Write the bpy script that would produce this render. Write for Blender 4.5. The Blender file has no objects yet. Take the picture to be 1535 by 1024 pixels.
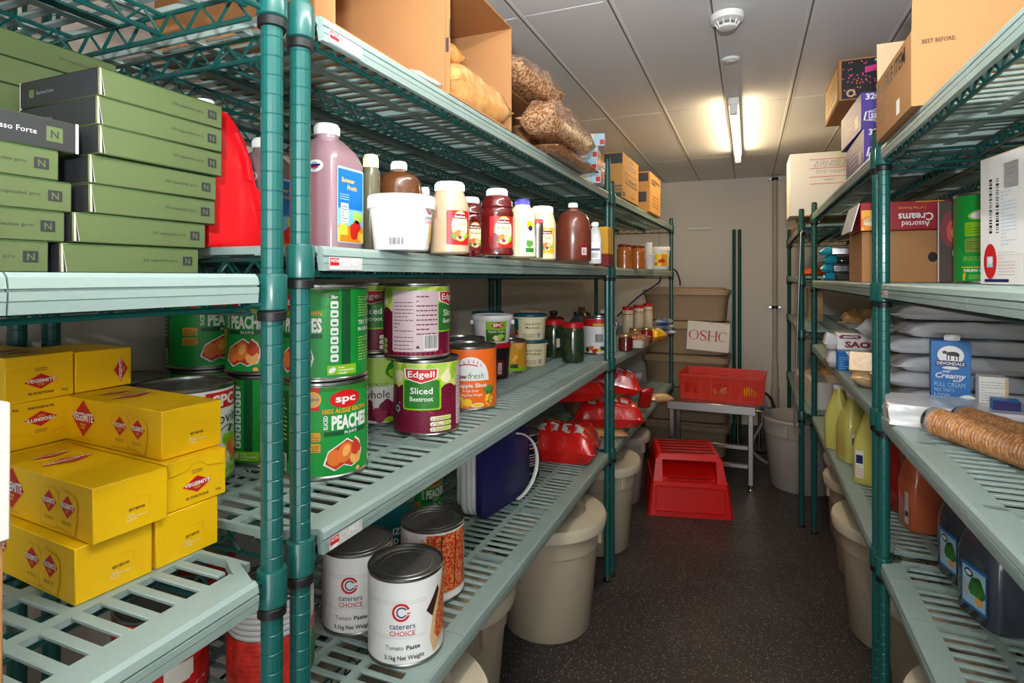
import bpy, bmesh, math, random
from mathutils import Vector, Matrix, noise, geometry
C = bpy.context.scene
COL = C.collection
R = math.radians
# ------------------------------------------------------------------ camera
H = 1.364                       # eye height
FPX = 855.0                     # focal length in pixels of the 1535-wide frame
YAW = math.atan(354.5 / FPX)    # camera turned left of the aisle direction
SN, CS = math.sin(YAW), math.cos(YAW)
cd = bpy.data.cameras.new('camera'); cam = bpy.data.objects.new('camera', cd); COL.objects.link(cam)
cam.location = (0, 0, H); cam.rotation_euler = (R(90), 0, YAW)
cd.sensor_width = 36; cd.lens = FPX / 1535 * 36; cd.shift_y = -96 / 1535; cd.clip_start = .02
C.camera = cam
# ------------------------------------------------------------------ light
C.view_settings.view_transform = 'Standard'; C.view_settings.look = 'None'
C.view_settings.gamma = 1; C.view_settings.exposure = 0.5; C.view_settings.use_curve_mapping = False
w = bpy.data.worlds.new('world'); C.world = w; w.use_nodes = True
w.node_tree.nodes['Background'].inputs[0].default_value = (.9, .95, 1, 1)
w.node_tree.nodes['Background'].inputs[1].default_value = .25
def area(name, loc, rot, sx, sy, power, col):
    l = bpy.data.lights.new(name, 'AREA'); l.shape = 'RECTANGLE'; l.size = sx; l.size_y = sy; l.energy = power; l.color = col
    o = bpy.data.objects.new(name, l); COL.objects.link(o); o.location = loc; o.rotation_euler = rot; return o
TUBE_NEAR, TUBE_FAR = 42.0, 34.0
area('bounced_flash', (.02, -.12, 1.52), (R(180-28), 0, 0), .07, .05, 26, (.95, .97, 1))   # speedlight on the camera aimed at the ceiling
area('doorway_light', (.15, -1.25, 1.2), (R(90), 0, 0), .95, 2.0, 20, (.95, .98, 1))   # daylight from the doorway behind the camera
# ------------------------------------------------------------------ materials
def lin(c):
    return tuple(((x / 255) / 12.92 if x <= 10 else (((x / 255) + .055) / 1.055) ** 2.4) for x in c)
MATS = {}
def mat(name, rgb, rough=.5, metal=0., bump=0., bscale=60., var=0., vscale=8., coat=0., trans=0., emit=0., rgb2=None, kind=None, ior=1.45):
    m = bpy.data.materials.new(name); m.use_nodes = True; nt = m.node_tree; N = nt.nodes; L = nt.links
    p = N['Principled BSDF']; c = lin(rgb) + (1,)
    p.inputs['Base Color'].default_value = c; p.inputs['Roughness'].default_value = rough; p.inputs['Metallic'].default_value = metal
    p.inputs['Coat Weight'].default_value = coat; p.inputs['Coat Roughness'].default_value = .12
    p.inputs['Transmission Weight'].default_value = trans; p.inputs['IOR'].default_value = ior
    if emit:
        p.inputs['Emission Color'].default_value = c; p.inputs['Emission Strength'].default_value = emit
    tc = N.new('ShaderNodeTexCoord')
    if var or rgb2:
        if kind == 'voronoi':
            t = N.new('ShaderNodeTexVoronoi'); t.inputs['Scale'].default_value = vscale; out = t.outputs['Color']
            s = N.new('ShaderNodeSeparateColor'); L.new(out, s.inputs[0]); out = s.outputs[0]
        elif kind == 'wave':
            t = N.new('ShaderNodeTexWave'); t.inputs['Scale'].default_value = vscale; t.inputs['Distortion'].default_value = 1.5; out = t.outputs[1]
        else:
            t = N.new('ShaderNodeTexNoise'); t.inputs['Scale'].default_value = vscale; t.inputs['Detail'].default_value = 5; out = t.outputs[0]
        L.new(tc.outputs['Object'], t.inputs['Vector'])
        r = N.new('ShaderNodeValToRGB'); L.new(out, r.inputs[0])
        if rgb2:
            a, b = lin(rgb), lin(rgb2)
        else:
            a = tuple(x * (1 - var) for x in c[:3]); b = tuple(min(1, x * (1 + var)) for x in c[:3])
        r.color_ramp.elements[0].color = a + (1,); r.color_ramp.elements[1].color = b + (1,)
        r.color_ramp.elements[0].position = .3; r.color_ramp.elements[1].position = .7
        L.new(r.outputs[0], p.inputs['Base Color'])
    if bump:
        t = N.new('ShaderNodeTexNoise'); t.inputs['Scale'].default_value = bscale; t.inputs['Detail'].default_value = 4
        L.new(tc.outputs['Object'], t.inputs['Vector'])
        b = N.new('ShaderNodeBump'); b.inputs['Strength'].default_value = bump; b.inputs['Distance'].default_value = .004
        L.new(t.outputs[0], b.inputs['Height']); L.new(b.outputs[0], p.inputs['Normal'])
    MATS[name] = m
    return m
def G(name): return MATS[name]
# setting
mat('wall_paint', (222, 216, 206), .55, bump=.03, bscale=150, var=.03, vscale=2)
mat('ceiling_panel', (226, 227, 229), .45, bump=.02, bscale=40)
mat('ceiling_strip', (232, 232, 232), .6)
mat('strip_dark', (120, 118, 114), .6)
# shelving
mat('post_green', (20, 84, 79), .28, coat=.3)
mat('wire_green', (14, 72, 68), .3, coat=.2)
mat('mat_plastic', (142, 162, 157), .45, bump=.05, bscale=300, var=.05, vscale=5)
mat('black_plastic', (22, 22, 24), .4)
mat('chrome', (190, 190, 190), .22, 1)
mat('steel', (170, 168, 165), .32, 1, bump=.02, bscale=20)
mat('can_metal', (170, 170, 168), .28, 1)
mat('lid_metal', (128, 126, 122), .42, .7, var=.15, vscale=30)
# flat print and packaging
PAL = dict(white=(238, 238, 236), offwhite=(226, 222, 212), black=(20, 20, 22), red=(206, 24, 32), darkred=(120, 14, 22), orange=(244, 110, 28),
           yellow=(247, 205, 14), gold=(226, 176, 40), green=(16, 150, 58), darkgreen=(8, 84, 40), lime=(140, 196, 30), palegreen=(176, 208, 92),
           blue=(20, 110, 184), navy=(28, 28, 92), purple=(84, 62, 158), pink=(214, 190, 196), hotpink=(232, 60, 150), cyan=(40, 168, 200),
           teal=(12, 104, 110), grey=(150, 150, 150), darkgrey=(66, 66, 70), silver=(190, 190, 188), tan=(208, 172, 122), brown=(96, 58, 38),
           magenta=(120, 16, 58), beet=(104, 14, 44), beetlight=(150, 30, 70), peach=(232, 120, 50), peachred=(196, 62, 34), peachlight=(246, 176, 96),
           cream=(240, 228, 186), leaf=(44, 120, 40), olive=(92, 108, 66), pine=(216, 160, 44), sky=(120, 190, 230), lightblue=(170, 210, 230),
           skin=(240, 190, 150), crust=(222, 188, 140), lettuce=(90, 150, 60), dkbrown=(58, 34, 24), mauve=(120, 60, 90), tomato=(200, 34, 26))
for k, v in PAL.items(): mat('ink_' + k, v, .42)
mat('pizza_print', (190, 26, 16), .4, rgb2=(228, 140, 78), kind='voronoi', vscale=260)
mat('tomato_print', (150, 16, 16), .4, rgb2=(220, 56, 40), vscale=40)
mat('foliage_print', (150, 196, 60), .4, rgb2=(226, 228, 120), vscale=40)
mat('leafy_print', (20, 70, 24), .4, rgb2=(70, 150, 50), vscale=60)
mat('pineapple_print', (186, 118, 20), .4, rgb2=(250, 206, 70), kind='voronoi', vscale=140)
mat('grass_print', (30, 92, 40), .4, rgb2=(96, 160, 60), vscale=90)
mat('fruit_print', (232, 130, 20), .4, rgb2=(250, 196, 60), kind='voronoi', vscale=40)
mat('beet_print', (92, 10, 40), .4, rgb2=(150, 28, 70), kind='wave', vscale=30)
mat('tape', (190, 160, 110), .25, coat=.5)
mat('cardboard', (176, 127, 80), .75, bump=.06, bscale=120, var=.05, vscale=6)
mat('cardboard_dark', (164, 112, 64), .8, bump=.06, bscale=120, var=.06, vscale=6)
mat('cardboard_light', (204, 178, 142), .75, bump=.05, bscale=120)
mat('cardboard_orange', (206, 152, 80), .7, bump=.05, bscale=120)
mat('carton_white', (232, 230, 224), .6)
mat('carton_yellow', (250, 198, 6), .42, var=.03, vscale=4)
mat('carton_green', (88, 102, 62), .5, var=.04, vscale=6)
mat('carton_charcoal', (46, 47, 49), .5)
mat('carton_purple', (78, 58, 150), .45)
mat('carton_red', (160, 18, 30), .4)
mat('glow_print', (40, 10, 14), .35, rgb2=(210, 70, 20), vscale=5)
mat('tub_tan', (156, 135, 108), .5, bump=.04, bscale=8)
mat('tub_grey', (160, 160, 156), .5)
mat('bin_white', (186, 172, 148), .42, var=.06, vscale=3, bump=.02, bscale=10)
mat('bin_lid', (212, 200, 174), .4, var=.06, vscale=4)
mat('bin_grey', (178, 170, 160), .45, var=.05, vscale=3)
mat('stool_red', (222, 22, 18), .35, bump=.03, bscale=200)
mat('stool_slot', (96, 14, 12), .6)
mat('crate_rim', (232, 70, 46), .4)
mat('crate_red', (216, 48, 28), .4)
mat('plastic_white', (240, 240, 238), .35)
mat('plastic_red', (226, 14, 26), .3, coat=.3)
mat('plastic_navy', (32, 30, 92), .4)
mat('cap_red', (200, 16, 30), .35)
mat('cap_purple', (76, 66, 170), .4)
mat('cap_tan', (222, 206, 160), .4)
mat('cap_teal', (18, 84, 104), .4)
mat('juice_pink', (150, 120, 128), .22, coat=.6)
mat('juice_yellow', (206, 198, 100), .22, coat=.5)
mat('juice_orange', (204, 102, 66), .25, coat=.5)
mat('juice_red', (150, 28, 20), .22, coat=.5)
mat('juice_dark', (62, 68, 80), .2, coat=.6)
mat('sauce_brown', (92, 54, 26), .15, coat=.8, var=.2, vscale=10)
mat('sauce_red', (92, 16, 16), .15, coat=.9)
mat('sauce_choc', (98, 44, 28), .22, coat=.5)
mat('sauce_beige', (196, 170, 138), .3, coat=.4, var=.06, vscale=60)
mat('sauce_cream', (232, 222, 180), .3, coat=.4)
mat('oil_dark', (92, 88, 66), .12, coat=.9)
mat('gherkin', (28, 46, 34), .15, coat=.9, rgb2=(56, 74, 44), vscale=40)
mat('spice_jar', (170, 96, 40), .18, coat=.8, var=.15, vscale=30)
mat('pale_tub', (222, 206, 180), .35)
mat('bottle_clear', (206, 210, 208), .25, coat=.5)
mat('foil_white', (226, 226, 228), .26, .05, bump=.6, bscale=30, coat=.5)
mat('foil_silver', (222, 222, 226), .22, .1, bump=.7, bscale=26, coat=.5)
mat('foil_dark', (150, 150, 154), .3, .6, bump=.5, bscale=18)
mat('wrap_nuts', (214, 172, 132), .22, coat=.9, rgb2=(150, 96, 62), kind='voronoi', vscale=170, bump=.8, bscale=60)
mat('wrap_bread', (236, 186, 120), .25, coat=.8, rgb2=(214, 140, 70), vscale=30, bump=.6, bscale=40)
mat('wrap_clear', (226, 218, 208), .15, coat=1, bump=.8, bscale=30)
mat('wrap_red', (206, 26, 22), .22, coat=.8, bump=1.0, bscale=20, var=.1, vscale=10)
mat('wrap_biscuit', (228, 192, 140), .2, coat=1, rgb2=(206, 160, 104), vscale=20, bump=.7, bscale=36)
mat('wrap_brown', (150, 100, 66), .2, coat=.9, rgb2=(190, 130, 90), kind='voronoi', vscale=90, bump=.6, bscale=50)
mat('wrap_yellow', (240, 190, 20), .25, coat=.8, bump=.4, bscale=30)
mat('wrap_blue', (30, 70, 150), .22, coat=.9, rgb2=(200, 210, 220), vscale=16, bump=.5, bscale=30)
mat('wrap_black', (24, 22, 26), .25, coat=.6, bump=.3, bscale=30)
mat('wrap_teal', (40, 160, 190), .25, coat=.8, bump=.5, bscale=30)
mat('waffle', (236, 184, 128), .3, coat=.9, rgb2=(208, 144, 88), kind='voronoi', vscale=160, bump=.6, bscale=90)
mat('pipe_grey', (188, 176, 158), .45)
mat('cable_blue', (40, 42, 96), .4)
mat('hose_grey', (150, 150, 150), .35)
mat('valve_red', (190, 20, 20), .4)
mat('valve_blue', (40, 110, 180), .4)
mat('brass', (190, 160, 110), .3, .9)
for nm, rgb, st in (('tube_white', (255, 250, 240), TUBE_NEAR), ('tube_warm', (255, 226, 178), TUBE_FAR)):
    m = mat(nm, rgb, .4, emit=1.0); m.node_tree.nodes['Principled BSDF'].inputs['Emission Strength'].default_value = st
# dark safety floor with pale mineral specks
m = mat('floor_vinyl', (50, 46, 46), .42, bump=.12, bscale=240)
N = m.node_tree.nodes; L = m.node_tree.links; tc = [n for n in N if n.type == 'TEX_COORD'][0]
def specks(scale, thr, keep):
    v = N.new('ShaderNodeTexVoronoi'); v.inputs['Scale'].default_value = scale; L.new(tc.outputs['Object'], v.inputs['Vector'])
    lt = N.new('ShaderNodeMath'); lt.operation = 'LESS_THAN'; lt.inputs[1].default_value = thr; L.new(v.outputs['Distance'], lt.inputs[0])
    sp = N.new('ShaderNodeSeparateColor'); L.new(v.outputs['Color'], sp.inputs[0])
    g = N.new('ShaderNodeMath'); g.operation = 'LESS_THAN'; g.inputs[1].default_value = keep; L.new(sp.outputs[0], g.inputs[0])
    mu = N.new('ShaderNodeMath'); mu.operation = 'MULTIPLY'; L.new(lt.outputs[0], mu.inputs[0]); L.new(g.outputs[0], mu.inputs[1]); return mu.outputs[0]
a = specks(130, .22, .22); b = specks(260, .28, .16)
mx = N.new('ShaderNodeMath'); mx.operation = 'MAXIMUM'; L.new(a, mx.inputs[0]); L.new(b, mx.inputs[1])
n1 = N.new('ShaderNodeTexNoise'); n1.inputs['Scale'].default_value = 3; n1.inputs['Detail'].default_value = 6; L.new(tc.outputs['Object'], n1.inputs['Vector'])
r1 = N.new('ShaderNodeValToRGB'); r1.color_ramp.elements[0].color = lin((44, 40, 40)) + (1,); r1.color_ramp.elements[1].color = lin((66, 59, 57)) + (1,)
r1.color_ramp.elements[0].position = .35; r1.color_ramp.elements[1].position = .75; L.new(n1.outputs[0], r1.inputs[0])
mm = N.new('ShaderNodeMix'); mm.data_type = 'RGBA'; L.new(mx.outputs[0], mm.inputs['Factor']); L.new(r1.outputs[0], mm.inputs['A']); mm.inputs['B'].default_value = lin((205, 205, 206)) + (1,)
L.new(mm.outputs['Result'], N['Principled BSDF'].inputs['Base Color'])
# ------------------------------------------------------------------ mesh helpers
class MB:
    def __init__(s): s.v = []; s.f = []; s.m = []; s.names = []; s.M = None
    def mi(s, m):
        if m not in s.names: s.names.append(m)
        return s.names.index(m)
    def add(s, vs, fs, m):
        b = len(s.v); k = s.mi(m)
        if s.M is not None: vs = [tuple(s.M @ Vector(p)) for p in vs]
        s.v += [tuple(p) for p in vs]; s.f += [tuple(b + i for i in f) for f in fs]; s.m += [k] * len(fs)
    def box(s, x0, x1, y0, y1, z0, z1, m):
        s.add([(x0,y0,z0),(x1,y0,z0),(x1,y1,z0),(x0,y1,z0),(x0,y0,z1),(x1,y0,z1),(x1,y1,z1),(x0,y1,z1)],
              [(0,3,2,1),(4,5,6,7),(0,1,5,4),(1,2,6,5),(2,3,7,6),(3,0,4,7)], m)
    def cbox(s, x0, x1, y0, y1, z0, z1, m, c=.003):
        # box with chamfered edges: 24 vertices
        X, Y, Z = (x0, x1), (y0, y1), (z0, z1); vs = []; idx = {}
        for i in (0, 1):
            for j in (0, 1):
                for k in (0, 1):
                    sx, sy, sz = (c, -c)[i], (c, -c)[j], (c, -c)[k]
                    for a, p in (('x', (X[i], Y[j]+sy, Z[k]+sz)), ('y', (X[i]+sx, Y[j], Z[k]+sz)), ('z', (X[i]+sx, Y[j]+sy, Z[k]))):
                        idx[a, i, j, k] = len(vs); vs.append(p)
        fs = []
        for i in (0, 1): fs.append([idx['x', i, j, k] for j, k in ((0,0),(1,0),(1,1),(0,1))])
        for j in (0, 1): fs.append([idx['y', i, j, k] for i, k in ((0,0),(1,0),(1,1),(0,1))])
        for k in (0, 1): fs.append([idx['z', i, j, k] for i, j in ((0,0),(1,0),(1,1),(0,1))])
        for j in (0, 1):
            for k in (0, 1): fs.append([idx['y',0,j,k], idx['y',1,j,k], idx['z',1,j,k], idx['z',0,j,k]])
        for i in (0, 1):
            for k in (0, 1): fs.append([idx['x',i,0,k], idx['x',i,1,k], idx['z',i,1,k], idx['z',i,0,k]])
        for i in (0, 1):
            for j in (0, 1): fs.append([idx['x',i,j,0], idx['x',i,j,1], idx['y',i,j,1], idx['y',i,j,0]])
        for i in (0, 1):
            for j in (0, 1):
                for k in (0, 1): fs.append([idx['x',i,j,k], idx['y',i,j,k], idx['z',i,j,k]])
        cen = Vector(((x0+x1)/2, (y0+y1)/2, (z0+z1)/2)); out = []
        for f in fs:
            P = [Vector(vs[q]) for q in f]; n = (P[1]-P[0]).cross(P[2]-P[0]); fc = sum(P, Vector())/len(P)
            out.append(f if n.dot(fc-cen) > 0 else f[::-1])
        s.add(vs, out, m)
    def lathe(s, prof, m, n=32, cx=0, cy=0, cap0=True, cap1=True):
        vs = []; fs = []
        for r, z in prof:
            for i in range(n):
                a = 2*math.pi*i/n; vs.append((cx + r*math.cos(a), cy + r*math.sin(a), z))
        for k in range(len(prof)-1):
            for i in range(n):
                j = (i+1) % n; fs.append((k*n+i, k*n+j, (k+1)*n+j, (k+1)*n+i))
        if cap0: fs.append(tuple(range(n))[::-1])
        if cap1: fs.append(tuple((len(prof)-1)*n + i for i in range(n)))
        s.add(vs, fs, m)
    def loft(s, secs, m, n=32, cap0=True, cap1=True):
        # secs: (z, hx, hy, exponent, ox, oy) superellipse sections
        vs = []; fs = []
        for z, hx, hy, e, ox, oy in secs:
            for i in range(n):
                a = 2*math.pi*i/n; c_, s_ = math.cos(a), math.sin(a)
                vs.append((ox + hx*math.copysign(abs(c_)**(2/e), c_), oy + hy*math.copysign(abs(s_)**(2/e), s_), z))
        for k in range(len(secs)-1):
            for i in range(n):
                j = (i+1) % n; fs.append((k*n+i, k*n+j, (k+1)*n+j, (k+1)*n+i))
        if cap0: fs.append(tuple(range(n))[::-1])
        if cap1: fs.append(tuple((len(secs)-1)*n + i for i in range(n)))
        s.add(vs, fs, m)
    def tube(s, pts, r, m, n=8, caps=True, flat=1.0):
        pts = [Vector(p) for p in pts]; vs = []; fs = []; up = None
        for k, p in enumerate(pts):
            t = (pts[min(k+1, len(pts)-1)] - pts[max(k-1, 0)]).normalized()
            if up is None: up = Vector((0,0,1)) if abs(t.z) < .9 else Vector((1,0,0))
            a = t.cross(up)
            if a.length < 1e-6: a = t.cross(Vector((0,1,0)))
            a.normalize(); b = a.cross(t).normalized(); up = b
            for i in range(n):
                q = 2*math.pi*i/n; vs.append(tuple(p + a*(r*math.cos(q)) + b*(r*flat*math.sin(q))))
        for k in range(len(pts)-1):
            for i in range(n):
                j = (i+1) % n; fs.append((k*n+i, k*n+j, (k+1)*n+j, (k+1)*n+i))
        if caps: fs.append(tuple(range(n))); fs.append(tuple((len(pts)-1)*n+i for i in range(n))[::-1])
        s.add(vs, fs, m)
    def prism(s, poly, y0, y1, m):
        # poly in (x, z), extruded along y
        n = len(poly)
        vs = [(x, y0, z) for x, z in poly] + [(x, y1, z) for x, z in poly]
        fs = [(i, (i+1) % n, n+(i+1) % n, n+i) for i in range(n)] + [tuple(range(n))[::-1], tuple(range(n, 2*n))]
        s.add(vs, fs, m)
    def build(s, name, parent=None, sharp=38, loc=None, rot=None):
        me = bpy.data.meshes.new(name); me.from_pydata(s.v, [], s.f)
        for nme in s.names: me.materials.append(G(nme))
        me.polygons.foreach_set('material_index', s.m)
        me.polygons.foreach_set('use_smooth', [True]*len(s.f)); me.update()
        me.set_sharp_from_angle(angle=R(sharp))
        o = bpy.data.objects.new(name, me); COL.objects.link(o)
        if parent is not None: o.parent = parent
        if loc is not None: o.location = loc
        if rot is not None: o.rotation_euler = rot
        return o
def tag(o, label=None, cat=None, group=None, kind=None):
    if label: o['label'] = label
    if cat: o['category'] = cat
    if group: o['group'] = group
    if kind: o['kind'] = kind
    return o
LABELS = {}
def thing(name, label, cat, loc=(0,0,0), rz=0, group=None):
    o = bpy.data.objects.new(name, None); COL.objects.link(o); o.location = loc; o.rotation_euler = (0,0,rz); o.empty_display_size = .05
    LABELS[label] = LABELS.get(label, 0) + 1
    return tag(o, label, cat, group)
KIDS = {}
def copy_tree(o, parent=None):
    c = o.copy(); COL.objects.link(c)
    if parent is not None: c.parent = parent
    for ch in list(o.children): copy_tree(ch, c)
    return c
def clone(src, label, loc, rz=0, group=None):
    c = copy_tree(src); c.location = loc; c.rotation_euler = (0,0,rz); c['label'] = label
    if group: c['group'] = group
    LABELS[label] = LABELS.get(label, 0) + 1
    return c
def link(o, name, parent, loc=None, rot=None):
    c = bpy.data.objects.new(name, o.data); COL.objects.link(c); c.parent = parent
    if loc is not None: c.location = loc
    if rot is not None: c.rotation_euler = rot
    return c
def at(px, d, z=0):
    """World point seen in image column px at camera depth d, at height z."""
    u = (px - 767.5) / FPX
    return Vector((d*(u*CS - SN), d*(u*SN + CS), z))
def zat(py, d): return H - (py - 416) * d / FPX
# ------------------------------------------------------------------ flat print on surfaces
class Flat:
    step = None
    def __init__(s, o, u, v): s.o = Vector(o); s.u = Vector(u).normalized(); s.v = Vector(v).normalized(); s.n = s.u.cross(s.v)
    def __call__(s, u, v, off): return s.o + s.u*u + s.v*v + s.n*off
class Cyl:
    def __init__(s, r, z0=0, a0=0, r1=None, h=1): s.r = r; s.z0 = z0; s.a0 = a0; s.step = r*.09; s.r1 = r if r1 is None else r1; s.h = h
    def __call__(s, u, v, off):
        rr = s.r + (s.r1 - s.r)*v/s.h; a = s.a0 + u/s.r
        return Vector(((rr+off)*math.cos(a), (rr+off)*math.sin(a), s.z0 + v))
def face(lx, ly, lz, side, cx=0, cy=0, z0=0):
    """Flat print surface on a face of a box centred at (cx,cy) standing on z0; origin at the face centre."""
    zc = z0 + lz/2
    return {'x+': Flat((cx+lx/2, cy, zc), (0,1,0), (0,0,1)), 'x-': Flat((cx-lx/2, cy, zc), (0,-1,0), (0,0,1)),
            'y-': Flat((cx, cy-ly/2, zc), (1,0,0), (0,0,1)), 'y+': Flat((cx, cy+ly/2, zc), (-1,0,0), (0,0,1)),
            'z+': Flat((cx, cy, z0+lz), (1,0,0), (0,1,0))}[side]
def clip(poly, a, keep_less):
    out = []
    for i in range(len(poly)):
        p, q = poly[i], poly[(i+1) % len(poly)]
        ip = (p[0] <= a) if keep_less else (p[0] >= a); iq = (q[0] <= a) if keep_less else (q[0] >= a)
        if ip: out.append(p)
        if ip != iq:
            t = (a - p[0])/(q[0] - p[0]); out.append((a, p[1] + t*(q[1]-p[1])))
    return out
def put(mb, S, polys, m, layer=1):
    off = .00022 * layer + .0002
    vr = getattr(S, 'vr', None)
    if vr:
        out = []
        for q in polys:
            q = [(v, u) for u, v in q]
            if min(p[0] for p in q) < vr[0]: q = clip(q, vr[0], False)
            if len(q) > 2 and max(p[0] for p in q) > vr[1]: q = clip(q, vr[1], True)
            if len(q) > 2: out.append([(u, v) for v, u in q])
        polys = out
    for poly in polys:
        if S.step:
            lo = min(p[0] for p in poly); hi = max(p[0] for p in poly); k0 = math.floor(lo/S.step); k1 = math.floor(hi/S.step)
            pieces = []
            for k in range(k0, k1+1):
                q = poly
                if k > k0: q = clip(q, k*S.step, False)
                if k < k1 and len(q) > 2: q = clip(q, (k+1)*S.step, True)
                if len(q) > 2: pieces.append(q)
        else: pieces = [poly]
        for q in pieces: mb.add([S(u, v, off) for u, v in q], [tuple(range(len(q)))], m)
def poly(mb, S, pts, m, layer=1):
    ar = sum(pts[i][0]*pts[(i+1) % len(pts)][1] - pts[(i+1) % len(pts)][0]*pts[i][1] for i in range(len(pts)))
    if ar < 0: pts = pts[::-1]
    tr = geometry.tessellate_polygon([[Vector((u, v, 0)) for u, v in pts]]); out = []
    for t in tr:
        q = [pts[i] for i in t]
        if (q[1][0]-q[0][0])*(q[2][1]-q[0][1]) - (q[1][1]-q[0][1])*(q[2][0]-q[0][0]) < 0: q = q[::-1]
        out.append(q)
    put(mb, S, out, m, layer)
def rect(mb, S, u0, v0, u1, v1, m, layer=1): put(mb, S, [[(u0,v0),(u1,v0),(u1,v1),(u0,v1)]], m, layer)
def ell(mb, S, cu, cv, ru, rv, m, layer=1, n=20, rot=0):
    c, s = math.cos(rot), math.sin(rot)
    put(mb, S, [[(cu + ru*math.cos(2*math.pi*i/n)*c - rv*math.sin(2*math.pi*i/n)*s, cv + ru*math.cos(2*math.pi*i/n)*s + rv*math.sin(2*math.pi*i/n)*c) for i in range(n)]], m, layer)
def ring(mb, S, cu, cv, r0, r1, m, layer=1, a0=0, a1=360, n=24):
    for i in range(n):
        a, b = R(a0 + (a1-a0)*i/n), R(a0 + (a1-a0)*(i+1)/n)
        put(mb, S, [[(cu+r0*math.cos(a), cv+r0*math.sin(a)), (cu+r1*math.cos(a), cv+r1*math.sin(a)), (cu+r1*math.cos(b), cv+r1*math.sin(b)), (cu+r0*math.cos(b), cv+r0*math.sin(b))]], m, layer)
def rrect(mb, S, u0, v0, u1, v1, r, m, layer=1):
    pts = []
    for cu, cv, a in ((u1-r, v0+r, -90), (u1-r, v1-r, 0), (u0+r, v1-r, 90), (u0+r, v0+r, 180)):
        for k in range(5): pts.append((cu + r*math.cos(R(a+k*22.5)), cv + r*math.sin(R(a+k*22.5))))
    put(mb, S, [pts], m, layer)
def diamond(mb, S, cu, cv, ru, rv, m, layer=1): put(mb, S, [[(cu-ru,cv),(cu,cv-rv),(cu+ru,cv),(cu,cv+rv)]], m, layer)
def blob(mb, S, cu, cv, ru, rv, m, layer=1, seed=1, n=18, amp=.18):
    rd = random.Random(seed); ph = [rd.uniform(0, 6.28) for _ in range(3)]
    pts = []
    for i in range(n):
        a = 2*math.pi*i/n; k = 1 + amp*(math.sin(2*a+ph[0]) + .6*math.sin(3*a+ph[1]) + .4*math.sin(5*a+ph[2]))
        pts.append((cu + ru*k*math.cos(a), cv + rv*k*math.sin(a)))
    poly(mb, S, pts, m, layer)
def lines(mb, S, u0, v0, u1, v1, n, m, layer=1, seed=1, th=.35):
    rd = random.Random(seed); h = (v1-v0)/n
    for i in range(n):
        u = u0
        while u < u1:
            wd = (u1-u0)*rd.uniform(.08, .22); e = min(u1, u+wd)
            rect(mb, S, u, v0+i*h, e, v0+i*h+h*th, m, layer); u = e + (u1-u0)*.035
            if rd.random() < .07: break
def barcode(mb, S, u0, v0, u1, v1, m='ink_black', layer=1, seed=1, vert=False):
    rd = random.Random(seed); u = v0 if vert else u0; end = v1 if vert else u1; st = (end-u)/40
    while u < end - st:
        wd = st*rd.choice((.6, .6, 1.2, 1.8))
        if vert: rect(mb, S, u0, u, u1, u+wd, m, layer)
        else: rect(mb, S, u, v0, u+wd, v1, m, layer)
        u += wd + st*rd.choice((.6, .9, 1.4))
TXT = {}
def glyphs(s, bold=0., shear=0.):
    key = (s, bold, shear)
    if key in TXT: return TXT[key]
    cu = bpy.data.curves.new('t', 'FONT'); cu.body = s; cu.resolution_u = 2; cu.offset = bold; cu.shear = shear; cu.fill_mode = 'FRONT'
    o = bpy.data.objects.new('t', cu); COL.objects.link(o)
    dg = bpy.context.evaluated_depsgraph_get(); me = bpy.data.meshes.new_from_object(o.evaluated_get(dg))
    tr = []
    for p in me.polygons:
        q = [(me.vertices[i].co.x, me.vertices[i].co.y) for i in p.vertices]
        for k in range(1, len(q)-1):
            t = [q[0], q[k], q[k+1]]
            if (t[1][0]-t[0][0])*(t[2][1]-t[0][1]) - (t[1][1]-t[0][1])*(t[2][0]-t[0][0]) < 0: t = t[::-1]
            tr.append(t)
    bpy.data.objects.remove(o); bpy.data.curves.remove(cu); bpy.data.meshes.remove(me)
    xs = [p[0] for t in tr for p in t] or [0, 1]
    TXT[key] = (tr, min(xs), max(xs)); return TXT[key]
CAPH = .69
def text(mb, S, s, u, v, h, m, align='c', w=None, bold=.012, layer=2, rot=0, shear=0.):
    """Flat lettering: baseline v, capital height h, centred / left at u, squeezed to width w if given."""
    tr, x0, x1 = glyphs(s, bold, shear); k = h/CAPH; kx = k if w is None else w/(x1-x0); W = (x1-x0)*kx
    ou = -W/2 if align == 'c' else 0; c, sn = math.cos(rot), math.sin(rot); out = []
    for t in tr:
        q = []
        for x, y in t:
            a = ou + (x-x0)*kx; b = y*k; q.append((u + a*c - b*sn, v + a*sn + b*c))
        out.append(q)
    put(mb, S, out, m, layer)
# ------------------------------------------------------------------ the room
def struct(mb, name, parent=None):
    o = mb.build(name, parent)
    if parent is None: tag(o, kind='structure')
    return o
XL, XR, YF, YB, ZC = -1.235, .955, -1.4, 5.30, 2.22
b = MB(); b.box(XL-.1, XR+.1, YF-.1, YB+.1, -.06, 0, 'floor_vinyl'); struct(b, 'floor')
b = MB(); b.box(XL-.1, XL, YF-.1, YB+.1, 0, ZC+.08, 'wall_paint'); struct(b, 'wall_left')
b = MB(); b.box(XR, XR+.1, YF-.1, YB+.1, 0, ZC+.08, 'wall_paint'); struct(b, 'wall_right')
b = MB(); b.box(XL, XR, YB, YB+.1, 0, ZC+.08, 'wall_paint'); struct(b, 'wall_back')
b = MB(); b.box(XL, XR, YF-.1, YF, 0, ZC+.08, 'wall_paint'); struct(b, 'wall_front')
for x in (.195, -.75):
    b = MB(); b.box(x-.002, x+.002, YB-.0015, YB+.001, .1, ZC, 'strip_dark'); tag(b.build('trim_%d' % (1 if x > 0 else 2)), kind='structure')
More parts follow.
